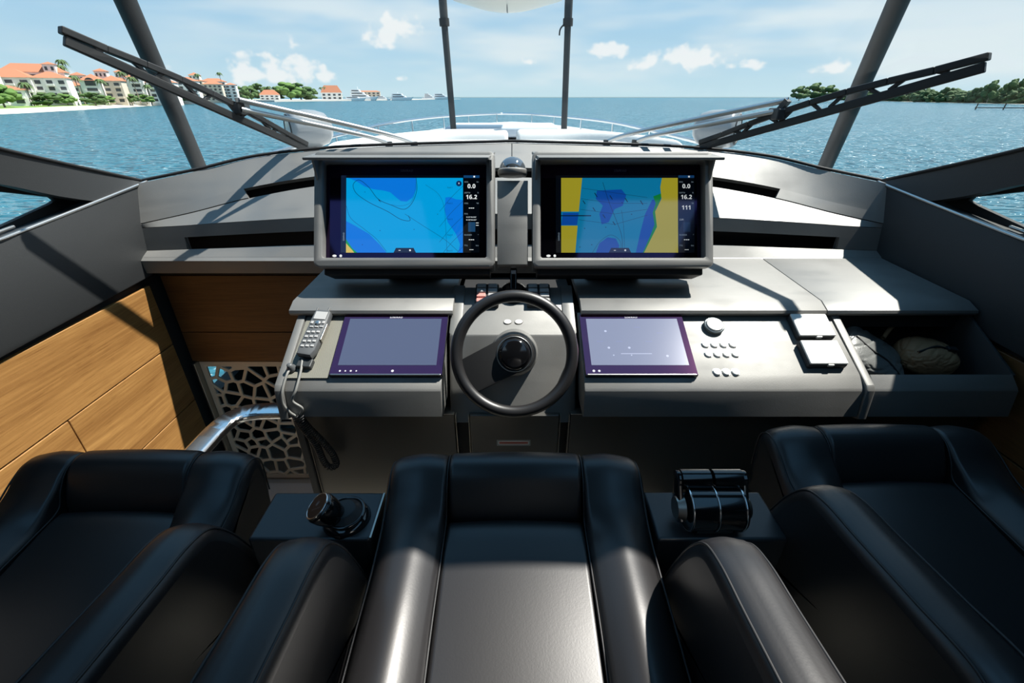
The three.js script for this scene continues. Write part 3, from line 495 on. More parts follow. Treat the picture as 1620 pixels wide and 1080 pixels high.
// ================================================================ CHART PLOTTERS in hooded housings
[[-1, -.390, 'chart plotter in a hooded grey housing showing an all blue chart', M.screenL], [1, .401, 'chart plotter in a hooded grey housing showing olive land beside blue water', M.screenR]].forEach(([s, x, label, scr]) => {
  const O = [x, -.372, -1.707], T = 29, F = (g) => g.applyMatrix4(frame(O, T).scale(V(1.0244, 1.0244, 1.0244)));
  const t = thing('chart_plotter', label, 'monitor', [x, -.66, -1.72], 'hooded plotters over the wheel');
  const ring = roundedRect(.64, .412, .02); ring.holes.push(new THREE.Path(roundedRect(.580, .344, .008).getPoints(8)));
  part(t, 'bezel', F(extrude(ring, .045, .007, 8).translate(0, 0, -.01)), M.dash, 'rounded grey frame');
  part(t, 'housing', F(rbox(.63, .425, .12, .012).translate(0, .014, -.075)), M.dash);
  part(t, 'housing_foot', F(join([rbox(.60, .03, .10, .006).translate(0, -.212, -.06)])), M.black, 'black underside');
  part(t, 'mount', bar([x, -.55, -1.74], [x, -.655, -1.77], .22, .05, [0, 0, 1], .006), M.black, 'black mounting bracket');
  // hood: top plate flaring outward, thin cheeks
  const w0 = .318, w1 = .322, out = .105;
  part(t, 'hood', F(join([
    plate([[-w0 - (s < 0 ? .012 : 0), .238, -.045], [w0 + (s > 0 ? .012 : 0), .238, -.045], [w1 + (s > 0 ? .016 : -.022), .162, .085], [-w1 - (s < 0 ? .016 : -.022), .162, .085]], .010, [0, 5, 0], .003),
    plate([[-w0 + .008, .228, -.04], [-w0 + .008, .156, .078], [-w0 + .008, .10, .034]], .008, [-5, 0, 0], .002),
    plate([[w0 - .008, .228, -.04], [w0 - .008, .156, .078], [w0 - .008, .10, .034]], .008, [5, 0, 0], .002)])), M.dash, 'projecting sun hood');
  const gl = part(t, 'glass', F(face(.578, .342).translate(0, -.002, -.004)), M.glassTop, 'black display glass');
  part(t, 'screen', F(face(.500, .280).translate(.013 + (s > 0 ? .004 : 0), -.007, -.0028)), scr, s < 0 ? 'lit chart in blues with a data column' : 'lit chart with olive land', gl);
});
// compass on the centre post
{
  const t = thing('compass', 'silver domed ball compass on the post between the plotters', 'compass', [.002, -.268, -1.76]);
  const F = (g) => g.applyMatrix4(frame([.002, -.242, -1.777], 16));
  part(t, 'base_ring', F(lathe([[0, -.016], [.050, -.016], [.054, -.008], [.055, .003], [.052, .008], [0, .008]], 40)), M.dash, 'grey base ring');
  part(t, 'card', F(lathe([[.0, .010], [.046, .010], [.046, .018], [0, .018]], 32)), M.key);
  part(t, 'dome', F(lathe([...Array(13)].map((_, i) => { const a = i / 12 * Math.PI / 2; return [Math.max(.0001, .048 * Math.cos(a)), .008 + .044 * Math.sin(a)]; }), 40)), std('compass_dome', rgb(.22, .25, .28), .05, { metalness: .75 }), 'mirror-like dome');
}
// touch displays on the console
[['touch display left of the wheel with a plain grey blue screen', -.602, -.228, M.lowL, M.lcdL], ['touch display right of the wheel with a pale grey menu screen', .241, .612, M.lowR, M.lcdR]].forEach(([label, x0, x1, gm, lm]) => {
  const cx = (x0 + x1) / 2, w = x1 - x0, y = .148, h = .258, t = thing('touch_display', label, 'display', IP(cx, y));
  part(t, 'case', onPanel(rbox(w, h, .016, .004), cx, y, .006), M.glossBlack);
  const g = part(t, 'glass', onPanel(face(w - .004, h - .006), cx, y, .0145), gm, 'glass with purple coating');
  part(t, 'screen', onPanel(face(w * .875, h * .765), cx, y + .009, .0152), lm, undefined, g);
  part(t, 'lower_rail', onPanel(rbox(w * .97, .005, .006, .002), cx, y - h / 2 + .003, .014), M.steel);
  for (const sx of [-1, 1]) part(t, 'screw', onPanel(lathe([[0, .002], [.003, .002], [.004, 0], [0, 0]], 10).rotateX(Math.PI / 2), cx + sx * w * .43, y + h / 2 + .008, 0), M.steel);
});
// ================================================================ STEERING WHEEL
{
  const O = [.008, -.745, -1.302], T = 27, F = (g) => g.applyMatrix4(frame(O, T)), R = .191;
  const t = thing('steering_wheel', 'black leather steering wheel with one broad spoke on the pedestal', 'steering wheel', O);
  part(t, 'rim', F(new THREE.TorusGeometry(R, .0200, 20, 120)), M.leather, 'round leather rim');
  const a0 = 187 * Math.PI / 180, a1 = 225 * Math.PI / 180, hub = .066, s = new THREE.Shape();
  const p = (a, r) => [Math.cos(a) * r, Math.sin(a) * r];
  s.moveTo(...p(a0, R - .006)); s.absarc(0, 0, R - .006, a0, a1, false); s.lineTo(...p(-40 * Math.PI / 180, hub)); s.absarc(0, 0, hub, -40 * Math.PI / 180, 118 * Math.PI / 180, false); s.closePath();
  part(t, 'spoke', F(extrude(s, .018, .004, 24).translate(0, 0, -.012)), M.black, 'broad dark spoke to the lower left of the rim');
  part(t, 'hub_cap', F(lathe([[0, .026], [.040, .025], [.050, .018], [.054, .004], [.054, 0], [0, 0]], 40).rotateX(Math.PI / 2)), M.glossBlack, 'black round hub cap');
  part(t, 'hub_ring', F(new THREE.TorusGeometry(.0575, .002, 8, 48).translate(0, 0, .006)), M.steel);
  part(t, 'column', F(lathe([[0, -.13], [.085, -.13], [.083, -.10], [.072, -.04], [.064, -.012], [0, -.012]], 40).rotateX(Math.PI / 2).scale(1, 1, 1)), M.dash, 'grey conical column boss');
}
// ================================================================ HANDSET with coiled cord
{
  const P = (x, y, o) => IP(x, y, o), t = thing('radio_handset', 'grey radio handset with keypad clipped left of the display, coiled cord hanging down', 'handset', IP(-.676, .16));
  const F = (g, x, y, o) => onPanel(g.rotateZ(-.10), x, y, o);
  const out = shape([[-.027, -.092], [.022, -.096], [.030, -.07], [.031, .05], [.028, .092], [.018, .100], [-.020, .100], [-.029, .090], [-.031, .05], [-.031, -.07]]);
  part(t, 'body', F(extrude(out, .03, .007), -.680, .178, .012), M.handset, 'tapered grey body');
  part(t, 'cradle', join([F(rbox(.044, .10, .016, .004), -.682, .15, .006), F(rbox(.05, .035, .022, .005), -.69, .066, .010)]), M.frameGrey, 'dark bracket');
  for (const x of [-.697, -.656]) part(t, 'horn', F(rbox(.006, .018, .012, .002), x, .283, .03), M.handset);
  part(t, 'lcd', F(rbox(.042, .034, .003, .001), -.673, .248, .043), M.key, 'small pale window');
  part(t, 'side_grip', F(rbox(.006, .07, .02, .002), -.648, .18, .03), M.trim, 'pale side strip');
  const kx = (i, j) => [-.697 + i * .0165 + (.10 * (j * -.0185 + .02)) * -1 * 0 - j * 0.0018, .176 - j * .0195];
  for (let j = 0; j < 4; j++) for (let i = 0; i < 3; i++) { const [x, y] = kx(i, j); part(t, 'key', F(rbox(.0115, .0085, .004, .0015), x, y, .0435), M.key); }
  for (let i = 0; i < 3; i++) part(t, 'key', F(rbox(.013, .006, .004, .0015), -.692 + i * .017, .198, .0435), M.key);
  part(t, 'joypad', F(lathe([[0, .005], [.008, .005], [.011, 0], [0, 0]], 20).rotateX(Math.PI / 2), -.674, .215, .042), M.steel); for (const d of [-.02, .02]) part(t, 'key', F(rbox(.010, .012, .004, .002), -.675 + d, .217, .0435), M.key);
  const c0 = IP(-.70, .078, .02), c1 = IP(-.735, .045, .012);
  part(t, 'socket', onPanel(lathe([[0, .03], [.008, .03], [.01, .02], [.015, .012], [.017, 0], [0, 0]], 20).rotateX(Math.PI / 2), -.733, .05, 0), M.handset, 'cable socket');
  part(t, 'cable', tube([c0, IP(-.695, .03, .015), [-.700, -.835, -1.225], [-.715, -.87, -1.215], [-.690, -.90, -1.215], [-.706, -.93, -1.22]], .0042, 60), M.cable);
  part(t, 'cable', tube([c1, IP(-.738, .02, .014), [-.745, -.84, -1.225], [-.748, -.88, -1.215], [-.735, -.915, -1.215], [-.722, -.935, -1.22]], .0042, 60), M.cable);
  // coil: helix round a hanging loop
  const spine = new THREE.CatmullRomCurve3([[-.722, -.935, -1.22], [-.715, -.975, -1.225], [-.705, -1.03, -1.24], [-.695, -1.10, -1.255], [-.690, -1.17, -1.262], [-.676, -1.205, -1.264], [-.650, -1.195, -1.264], [-.648, -1.15, -1.262], [-.670, -1.08, -1.255], [-.695, -1.01, -1.24], [-.705, -.96, -1.225], [-.706, -.93, -1.22]].map(A3));
  const turns = 62, K = turns * 10, pts = []; for (let i = 0; i <= K; i++) { const u = i / K, q = spine.getPointAt(u), tg = spine.getTangentAt(u), e1 = V(0, 0, 1).cross(tg).normalize(), e2 = tg.clone().cross(e1), a = u * turns * 2 * Math.PI; pts.push(q.addScaledVector(e1, Math.cos(a) * .0105).addScaledVector(e2, Math.sin(a) * .0105)); }
  const cc = new THREE.CatmullRomCurve3(pts); part(t, 'coiled_cord', new THREE.TubeGeometry(cc, K, .0025, 5), M.rubber, 'black coiled cord');
}
// ================================================================ POUCHES in the bin
function blob(w, h, d, seed, amp, pw = 2.6) {     // soft bag: superellipsoid with folds
  const g = mergeVertices(new THREE.IcosahedronGeometry(1, 24).deleteAttribute('uv').deleteAttribute('normal')), p = g.attributes.position, q = V();
  for (let i = 0; i < p.count; i++) { q.fromBufferAttribute(p, i); const f = Math.pow(Math.abs(q.x) ** pw + Math.abs(q.y) ** pw + Math.abs(q.z) ** pw, -1 / pw), n = fbm(q.x * 2.2 + seed, q.z * 2.2 + q.y + seed, 4) - .5, m = Math.abs(fbm(q.x * 3 + q.z * 2 + seed * 3, q.y * 2 + 5 - q.x, 3) - .5); q.multiplyScalar(f * (1 + amp * n - amp * .8 * smooth(.08, 0, m))); p.setXYZ(i, q.x * w / 2, q.y * h / 2, q.z * d / 2); }
  g.computeVertexNormals(); return g;
}
{
  const a = thing('zip_pouch', 'grey shiny zipped pouch leaning in the open bin', 'pouch', [1.32, -.93, -1.45]);
  const m1 = new THREE.Matrix4().makeTranslation(1.318, -.842, -1.445).multiply(new THREE.Matrix4().makeRotationFromEuler(new THREE.Euler(.42, -.40, -.34)));
  part(a, 'bag', blob(.245, .075, .20, 3, .08, 3.6).applyMatrix4(m1), M.pouchGrey); part(a, 'zip', tube([[-.10, .033, -.02], [-.04, .037, .01], [.03, .037, .02], [.085, .032, .05]], .004, 30).applyMatrix4(m1), M.black, 'dark zip');
  const b = thing('belt_bag', 'brown padded bag with dark zip resting on straps in the bin', 'bag', [1.50, -.93, -1.45]);
  const m2 = new THREE.Matrix4().makeTranslation(1.530, -.845, -1.46).multiply(new THREE.Matrix4().makeRotationFromEuler(new THREE.Euler(.25, -.10, -.12)));
  part(b, 'bag', blob(.205, .115, .15, 9, .06, 2.6).applyMatrix4(m2), M.pouchTan); part(b, 'zip', tube([[-.075, .040, .035], [0, .060, .01], [.075, .042, .02]], .004, 30).applyMatrix4(m2), M.black, 'dark zip'); part(b, 'buckle', rbox(.035, .012, .022, .003).translate(.05, .058, .01).applyMatrix4(m2), M.black);
  part(b, 'strap', tube([[1.40, -.80, -1.52], [1.46, -.765, -1.56], [1.54, -.755, -1.57], [1.62, -.76, -1.55]], .008, 40), M.pouchTan, 'webbing strap');
  single('strap_bundle', join([tube([[1.36, -.922, -1.36], [1.43, -.905, -1.34], [1.50, -.92, -1.35], [1.57, -.90, -1.36], [1.62, -.915, -1.42]], .010, 50), tube([[1.40, -.92, -1.40], [1.47, -.90, -1.37], [1.55, -.915, -1.38], [1.60, -.92, -1.33]], .009, 50)]), std('dark_blue_webbing', rgb(.02, .03, .05), .6), 'dark webbing straps lying in front of the bags in the bin', 'strap');
}

// ================================================================ HELM CHAIRS (built at x = 0 as the middle chair, then moved)
function helmChair(label, x, dy, dz) {
  const t = thing('helm_chair', label, 'chair', [0, -1.75, -.6], 'black leather helm chairs');
  // seat: cushion, front roll, side bolsters running round to the front
  part(t, 'front_roll', padded([[-.905, -1.05], [-.945, -.97], [-.955, -.895], [-.935, -.842], [-.895, -.825], [-.858, -.836], [-.830, -.872], [-.806, -.918], [-.800, -.97], [-.815, -1.05]], -.170, .170, .014, .014, { crown: .004 }), M.leather, 'padded roll across the front of the seat');
  part(t, 'seat_cushion', padded([[-.796, -1.06], [-.796, -.955], [-.775, -.930], [-.70, -.934], [-.55, -.952], [-.42, -.972], [-.35, -.985], [-.32, -1.01], [-.33, -1.06]], -.171, .171, .013, .013, { crown: .006, n: 90 }), M.leather, 'smooth seat cushion');
  for (const s of [-1, 1]) {
    const x0 = s < 0 ? -.330 : .173, x1 = s < 0 ? -.173 : .330, ro = .040, ri = .012;
    part(t, 'side_bolster', padded([[-.885, -1.12], [-.938, -1.02], [-.95, -.895], [-.932, -.845], [-.89, -.828], [-.845, -.842], [-.79, -.875], [-.70, -.893], [-.55, -.902], [-.42, -.915], [-.33, -.93], [-.27, -.97], [-.28, -1.12]], x0, x1, s < 0 ? ro : ri, s < 0 ? ri : ro, {
      n: 110, crown: .004, sections: 8,
      move: (q) => { const u = Math.abs(q.x) - .24; const k = smooth(-.80, -.70, q.z); if (q.y > -.96) q.y += k * (-.35 * u * u / .07 - .18 * Math.max(0, -u)) - (1 - k) * .10 * Math.max(0, u); },
    }), M.leather, 'side bolster running round to the front');
    // armrest: wedge with a rounded nose
    const a0 = s < 0 ? -.445 : .340, a1 = s < 0 ? -.340 : .445;
    const prof = [[-.715, -1.085], [-.690, -1.00], [-.655, -.885], [-.615, -.785], [-.570, -.722], [-.515, -.700], [-.42, -.690], [-.28, -.676], [-.16, -.668], [-.115, -.70], [-.115, -.90], [-.16, -1.085]];
    const arm = part(t, 'armrest', padded(prof, a0, a1, .032, .032, { n: 100, crown: .003 }), M.leather, 'wedge-shaped armrest with a rounded nose');
    const line = new THREE.CatmullRomCurve3(prof.map(([z, y]) => V(z, y, 0)), true).getSpacedPoints(120);
    for (const xx of [a0 + .010, a1 - .010]) part(t, 'seam', tube(line.slice(0, 72).map((q) => { const c = [-.42, -.92], d = Math.hypot(q.x - c[0], q.y - c[1]), k = 1 - .0085 / d; return [xx, c[1] + (q.y - c[1]) * k, c[0] + (q.x - c[0]) * k]; }), .0026, 140, false, 6), M.piping, undefined, arm);
  }
  // piping lines between the sections
  for (const s of [-1, 1]) part(t, 'seam', tube([[s * .319, -1.0, -.938], [s * .319, -.90, -.944], [s * .319, -.862, -.925], [s * .319, -.850, -.885], [s * .319, -.868, -.835], [s * .319, -.905, -.76], [s * .319, -.925, -.66], [s * .319, -.935, -.52], [s * .319, -.945, -.42]], .0024, 80, false, 6), M.piping);
  for (const s of [-1, 1]) part(t, 'seam', tube([[s * .1715, -.96, -.953], [s * .1715, -.895, -.952], [s * .1715, -.848, -.934], [s * .1715, -.834, -.893], [s * .1715, -.848, -.850], [s * .1715, -.885, -.815], [s * .1715, -.925, -.785], [s * .1715, -.935, -.70], [s * .1715, -.945, -.55], [s * .1715, -.965, -.42]], .0022, 80, false, 6), M.piping);
  // backrest leaning aft, headrest, shell and pedestal
  part(t, 'backrest', padded([[-.30, -.99], [-.255, -.80], [-.205, -.62], [-.15, -.45], [-.10, -.36], [-.05, -.33], [-.01, -.36], [-.03, -.50], [-.09, -.70], [-.14, -.90], [-.18, -1.02], [-.25, -1.04]], -.27, .27, .04, .04, { crown: .01, move: (q) => { q.z += .05; q.y -= .05; } }), M.leather, 'padded backrest leaning aft');
  part(t, 'seat_shell', rboxAt(-.165, .165, -1.13, -1.062, -.88, -.14, .02), M.rubber, 'dark shell under the seat');
  for (const s of [-1, 1]) part(t, 'arm_bracket', rboxAt(s < 0 ? -.36 : .15, s < 0 ? -.15 : .36, -1.135, -1.122, -.62, -.25, .004), M.steel);
  part(t, 'pedestal', join([rod([0, -1.70, -.52], [0, -1.12, -.52], .075, .07, 28), rod([0, -1.75, -.52], [0, -1.69, -.52], .17, .16, 32)]), M.steel, 'steel pedestal');
  t.position.x += x; t.position.y += 0; t.position.z += dz;
  // seat height is set by the pedestal: lower the padded parts, keep the foot on the deck
  for (const m of t.children) if (m.name !== 'pedestal') m.position.y = dy; else m.scale.y = (.63 + dy) / .63;
  return t;
}
helmChair('middle helm chair, black leather, directly behind the steering wheel', 0.008, 0, 0);
helmChair('left helm chair, black leather, beside the teak wall', -1.075, -.075, -.095);
helmChair('right helm chair, black leather, in front of the storage bin', 1.095, -.045, -.175);

// ================================================================ CONTROL BOXES between the chairs
{
  const t = thing('joystick_console', 'dark box with joystick between left and middle chair', 'control box', [-.47, -1.75, -.77]);
  part(t, 'box', rboxAt(-.625, -.335, -1.16, -.918, -.872, -.725, .008), M.control, 'dark satin box'); part(t, 'pedestal', rboxAt(-.56, -.40, -1.75, -1.15, -.85, -.74, .01), M.black);
  part(t, 'edge_trim', rboxAt(-.3385, -.333, -.93, -.9165, -.868, -.729, .001), M.trim, 'thin bright edge');
  const F = (g, o = 0) => g.applyMatrix4(frame([-.408, -.918 + o, -.784], -4));
  const j = part(t, 'joystick_base', F(lathe([[0, .02], [.040, .02], [.052, .012], [.058, 0], [0, 0]], 36)), M.glossBlack, 'gloss black round base');
  part(t, 'collar', F(new THREE.TorusGeometry(.044, .005, 10, 40).rotateX(Math.PI / 2), .022), M.glossBlack, undefined, j);
  part(t, 'boot', F(lathe([[.045, .02], [.036, .03], [.028, .035], [.026, .04], [0, .04]], 32)), M.rubber, undefined, j);
  const K = (g) => g.applyMatrix4(new THREE.Matrix4().makeTranslation(-.425, -.897, -.772).multiply(new THREE.Matrix4().makeRotationFromEuler(new THREE.Euler(.22, 0, .58))));
  const kn = part(t, 'joystick_knob', K(lathe([[0, -.01], [.024, -.01], [.030, .01], [.036, .035], [.037, .052], [.034, .060], [0, .061]], 40)), M.glossBlack, 'black round knob');
  part(t, 'knob_ring', K(new THREE.TorusGeometry(.0315, .0022, 8, 48).rotateX(Math.PI / 2).translate(0, .061, 0)), M.chrome, undefined, kn);
  // emblem on the knob: a slanting flash over a line of letters
  const e = canvasTex(128, 128, (k) => { k.fillStyle = '#08090a'; k.fillRect(0, 0, 128, 128); k.strokeStyle = '#6f767a'; k.lineWidth = 5; k.beginPath(); k.moveTo(52, 58); k.lineTo(66, 42); k.lineTo(62, 60); k.lineTo(78, 44); k.stroke(); k.fillStyle = '#6f767a'; k.font = '13px sans-serif'; k.textAlign = 'center'; k.fillText('PERSHING', 64, 84); });
  const disc = new THREE.CircleGeometry(.030, 40).rotateX(-Math.PI / 2).translate(0, .0625, 0); disc.userData.own = true;
  part(t, 'knob_emblem', K(disc), std('knob_print', rgb(1, 1, 1), .45, { map: e }), 'engraved emblem', kn);
}
{
  const t = thing('throttle_console', 'dark box with twin throttle levers between middle and right chair', 'control box', [.48, -1.75, -.77]);
  part(t, 'box', rboxAt(.345, .655, -1.16, -.918, -.875, -.725, .008), M.control, 'dark satin box'); part(t, 'pedestal', rboxAt(.40, .56, -1.75, -1.15, -.85, -.74, .01), M.black);
  const c = [.478, -.868, -.775];
  const dr = part(t, 'drum', rod([c[0] - .062, c[1], c[2]], [c[0] + .068, c[1], c[2]], .052, .052, 48), M.glossBlack, 'gloss black drum');
  part(t, 'drum_foot', rboxAt(c[0] - .05, c[0] + .055, -.92, -.87, c[2] - .04, c[2] + .04, .012), M.glossBlack);
  for (const dx of [-.060, .0, .062]) part(t, 'drum_ring', new THREE.TorusGeometry(.0525, .0028, 8, 48).rotateY(Math.PI / 2).translate(c[0] + dx, c[1], c[2]), M.chrome, 'bright ring', dr);
  const tip = [-.812, -.812];
  [-1, 1].forEach((s) => {
    const x = c[0] + s * .078;
    const prof = []; for (let i = 0; i <= 10; i++) { const a = (200 + i * 16) * Math.PI / 180; prof.push([-(c[2]) + Math.cos(a) * .034, c[1] + Math.sin(a) * .034]); } for (let i = 0; i <= 10; i++) { const a = (20 + i * 16) * Math.PI / 180; prof.push([-tip[1] + Math.cos(a) * .022, tip[0] + Math.sin(a) * .022]); }
    const lev = part(t, 'lever', extrude(shape(prof), .012, .004).rotateY(Math.PI / 2).translate(x - .006, 0, 0), M.glossBlack, 'gloss black side lever');
    part(t, 'handle', rod([s < 0 ? x + .006 : c[0] + .004, tip[0], tip[1]], [s < 0 ? c[0] - .004 : x - .006, tip[0], tip[1]], .024, .024, 36), M.glossBlack, 'black round grip', lev);
    part(t, 'lever_boss', rod([x - s * .008, c[1], c[2]], [x + s * .009, c[1], c[2]], .034, .026, 32), M.trim, undefined, lev);
  });
}
// ================================================================ HANDRAIL and pierced grille beside the console
{
  const t = thing('handrail', 'bent flat steel handrail left of the console', 'handrail', [-1.1, -1.75, -1.35]);
  const path = new THREE.CatmullRomCurve3([[-.775, -1.10, -1.468], [-.90, -1.10, -1.467], [-1.0, -1.10, -1.463], [-1.06, -1.10, -1.445], [-1.095, -1.10, -1.405], [-1.107, -1.10, -1.34], [-1.110, -1.10, -1.25], [-1.111, -1.10, -1.17], [-1.112, -1.10, -1.09]].map(A3));
  const sc = roundedRect(.082, .036, .014);
  // swept by hand so that the flat side stays up
  const N = 60, pos = [], idx = [], prof = sc.getPoints(3), n = prof.length - 1;
  for (let i = 0; i <= N; i++) { const q = path.getPointAt(i / N), d = path.getTangentAt(i / N), r = V(0, 1, 0).cross(d).normalize(); for (let k = 0; k < n; k++) pos.push(q.x + r.x * prof[k].x, q.y + prof[k].y, q.z + r.z * prof[k].x); }
  for (let i = 0; i < N; i++) for (let k = 0; k < n; k++) { const a = i * n + k, b = i * n + (k + 1) % n; idx.push(a, b, a + n, b, b + n, a + n); }
  const g = new THREE.BufferGeometry(); g.setAttribute('position', new THREE.Float32BufferAttribute(pos, 3)); g.setIndex(idx);
  part(t, 'rail', crease(g, 40), M.railSteel, 'polished flat bar bent through a quarter circle');
  part(t, 'post', rod([-1.112, -1.75, -1.11], [-1.112, -1.105, -1.11], .016), M.chrome);
}
{
  // Voronoi lattice: holes are shrunken cells
  const x0 = -1.675, x1 = -.79, y0 = -2.085, y1 = -1.246, rnd = rng(21), seeds = [];
  for (let i = 0; i < 11; i++) for (let j = 0; j < 11; j++) seeds.push([x0 + (i + .5 + (rnd() - .5) * .95) * (x1 - x0) / 11, y0 + (j + .5 + (rnd() - .5) * .95) * (y1 - y0) / 11]);
  const m = .030, clip = (pts, nx, ny, c) => { const out = []; pts.forEach((p, i) => { const q = pts[(i + 1) % pts.length], a = p[0] * nx + p[1] * ny - c, b = q[0] * nx + q[1] * ny - c; if (a <= 0) out.push(p); if ((a < 0 && b > 0) || (a > 0 && b < 0)) { const k = a / (a - b); out.push([mix(p[0], q[0], k), mix(p[1], q[1], k)]); } }); return out; };
  const s = shape([[x0, y0], [x1, y0], [x1, y1], [x0, y1]]);
  for (const a of seeds) {
    let c = [[x0 + m, y0 + m], [x1 - m, y0 + m], [x1 - m, y1 - m], [x0 + m, y1 - m]];
    for (const b of seeds) if (b !== a) { const nx = b[0] - a[0], ny = b[1] - a[1], L = Math.hypot(nx, ny); if (L > .5) continue; c = clip(c, nx / L, ny / L, ((a[0] + b[0]) / 2 * nx + (a[1] + b[1]) / 2 * ny) / L - .0085); if (c.length < 3) break; }
    if (c.length >= 3 && Math.abs(THREE.ShapeUtils.area(c.map(([x, y]) => new THREE.Vector2(x, y)))) > .0004) s.holes.push(new THREE.Path(c.map(([x, y]) => new THREE.Vector2(x, y))));
  }
  const t = thing('lattice_grille', 'champagne metal grille cut in an irregular web beside the console', 'grille', [-1.23, -2.1, -2.1]);
  part(t, 'web', extrude(s, .012, .002).translate(0, 0, -2.106), M.grille); part(t, 'edge', rboxAt(-1.69, -1.677, -2.09, -1.24, -2.10, -2.06, .003), M.trim, 'bright edge strip');
  single('kick_plate', rboxAt(-1.69, -.79, -2.195, -2.10, -2.10, -2.07, .002), std('champagne_kick', rgb(.20, .185, .16), .5), 'plain metal strip under the pierced grille', 'trim', { kind: 'structure' });
  single('step_tread', rboxAt(-1.62, -.80, -2.098, -2.05, -2.02, -1.72, .006), M.white, 'white step at the foot of the grille', 'step');
}

// ================================================================ WIPERS outside the glass
function wiper(label, tip, end, clampP, arms, s) {
  const t = thing('windshield_wiper', label, 'wiper', arms[0], 'windshield wipers');
  const T = A3(tip), E = A3(end), at = (k, up = 0) => { const q = T.clone().lerp(E, k); q.y += up; return q.toArray(); };
  part(t, 'blade', bar(at(0, -.014), at(1, -.012), .018, .030, [0, 1, 0], .004), M.rubber, 'long rubber blade');
  const top = (k) => at(k, .014 + .026 * Math.sin(Math.PI * Math.min(1, Math.max(0, (k - .06) / .85))));
  const br = part(t, 'bridge', join([0, 1, 2, 3, 4, 5, 6, 7].map((i) => bar(top(.0 + i * .122), top(.0 + (i + 1) * .122), .026, .022, [0, 1, 0], .004))), M.rubber, 'black bridge over the blade');
  for (const k of [.16, .34, .52, .68, .84]) { part(t, 'yoke', join([bar(top(k - .03), at(k - .075, .0), .014, .012), bar(top(k + .03), at(k + .075, .0), .014, .012)]), M.rubber, undefined, br); }
  const mid = top(.62), c = clampP;
  part(t, 'clamp', join([rbox(.035, .045, .09, .008).translate(...mid), bar(mid, c, .03, .022)]), M.frameGrey);
  part(t, 'arm', tube([c, [mix(c[0], arms[0][0], .5), mix(c[1], arms[0][1], .45), mix(c[2], arms[0][2], .5)], [mix(c[0], arms[0][0], .86), mix(c[1], arms[0][1], .80), mix(c[2], arms[0][2], .86)], arms[0]], .011, 40), M.steel, 'slim double arm');
  const c2 = [c[0], c[1] - .035, c[2]];
  part(t, 'arm', tube([c2, [mix(c2[0], arms[1][0], .5), mix(c2[1], arms[1][1], .45), mix(c2[2], arms[1][2], .5)], [mix(c2[0], arms[1][0], .86), mix(c2[1], arms[1][1], .80), mix(c2[2], arms[1][2], .86)], arms[1]], .011, 40), M.steel, 'slim double arm');
  for (const a of arms) part(t, 'pivot', rod([a[0], a[1] - .10, a[2]], [a[0], a[1] + .01, a[2]], .022, .018), M.frameGrey);
}
wiper('left wiper lying across the windshield towards the seafront houses', [-1.365, .167, -1.655], [-1.016, -.229, -2.486], [-1.128, -.009, -2.13], [[-.521, -.217, -2.631], [-.65, -.215, -2.61]], -1);
wiper('right wiper lying across the windshield towards the wooded shore', [1.428, .095, -1.60], [.918, -.217, -2.47], [1.132, -.009, -2.11], [[.504, -.208, -2.636], [.65, -.206, -2.614]], 1);

// ================================================================ FOREDECK
{
  const left = [[-2.2, -.68, -2.95], [-2.18, -.655, -3.4], [-2.12, -.60, -4.6], [-1.92, -.54, -6.6], [-1.35, -.50, -8.9], [-.45, -.47, -10.6], [0, -.46, -10.9]], deckR = mirror(left).reverse();
  struct('foredeck', sheet(left, mirror(left), .12, [0, 9, 0], 60, 8), M.white, 'white foredeck tapering to the bow', 'deck');
  struct('hull', sheet([...left, ...deckR.slice(1)], [...left, ...deckR.slice(1)].map(([x, y, z]) => [x * .86, -5.2, z * .97]), .06, [0, 0, 8], 80, 2), M.white, 'white hull below the foredeck', 'hull');
  // coaming that rises to the windshield foot
  struct('trim_3', sheet([...BASE, ...mirror(BASE).reverse().slice(1)].map(([x, y, z]) => [x * 1.02, y - .015, z - .02]), [...BASE, ...mirror(BASE).reverse().slice(1)].map(([x, y, z]) => [x * 1.10, y - .26, z - .30]), .03, [0, 9, -6], 80), M.white, 'white coaming at the foot of the windshield', 'coaming');
}
[[-1, -1.70, -.045, 'white sunpad backrest left of the centre gap on the foredeck'], [1, .05, 1.62, 'white sunpad backrest right of the centre gap on the foredeck']].forEach(([s, x0, x1, label]) => {
  const t = thing('sunpad', label, 'cushion', [(x0 + x1) / 2, -.56, -5.4], 'sunpads on the foredeck');
  const out = (q) => { const k = Math.max(0, Math.abs(q.x) - .55); q.z += .95 * k * k; q.y -= .035 * k * k; };
  part(t, 'backrest', padded([[-5.95, -.55], [-6.0, -.42], [-5.96, -.345], [-5.85, -.325], [-5.72, -.34], [-5.66, -.42], [-5.66, -.55]], x0, x1, .05, .05, { sections: 16, move: out, n: 50 }), M.pad, 'rounded white backrest');
  part(t, 'pad', padded([[-5.66, -.56], [-5.66, -.45], [-5.60, -.42], [-5.2, -.42], [-4.8, -.43], [-4.74, -.47], [-4.75, -.56]], x0, x1, .04, .04, { sections: 16, move: (q) => { const k = Math.max(0, Math.abs(q.x) - .55); q.z += .55 * k * k; }, n: 50 }), M.pad, 'flat white pad');
});
single('deck_hatch', rboxAt(-.95, .68, -.50, -.36, -8.2, -7.0, .05), std('pale_blue_gelcoat', rgb(.50, .56, .62), .3), 'low pale locker beyond the sunpads on the foredeck', 'locker');
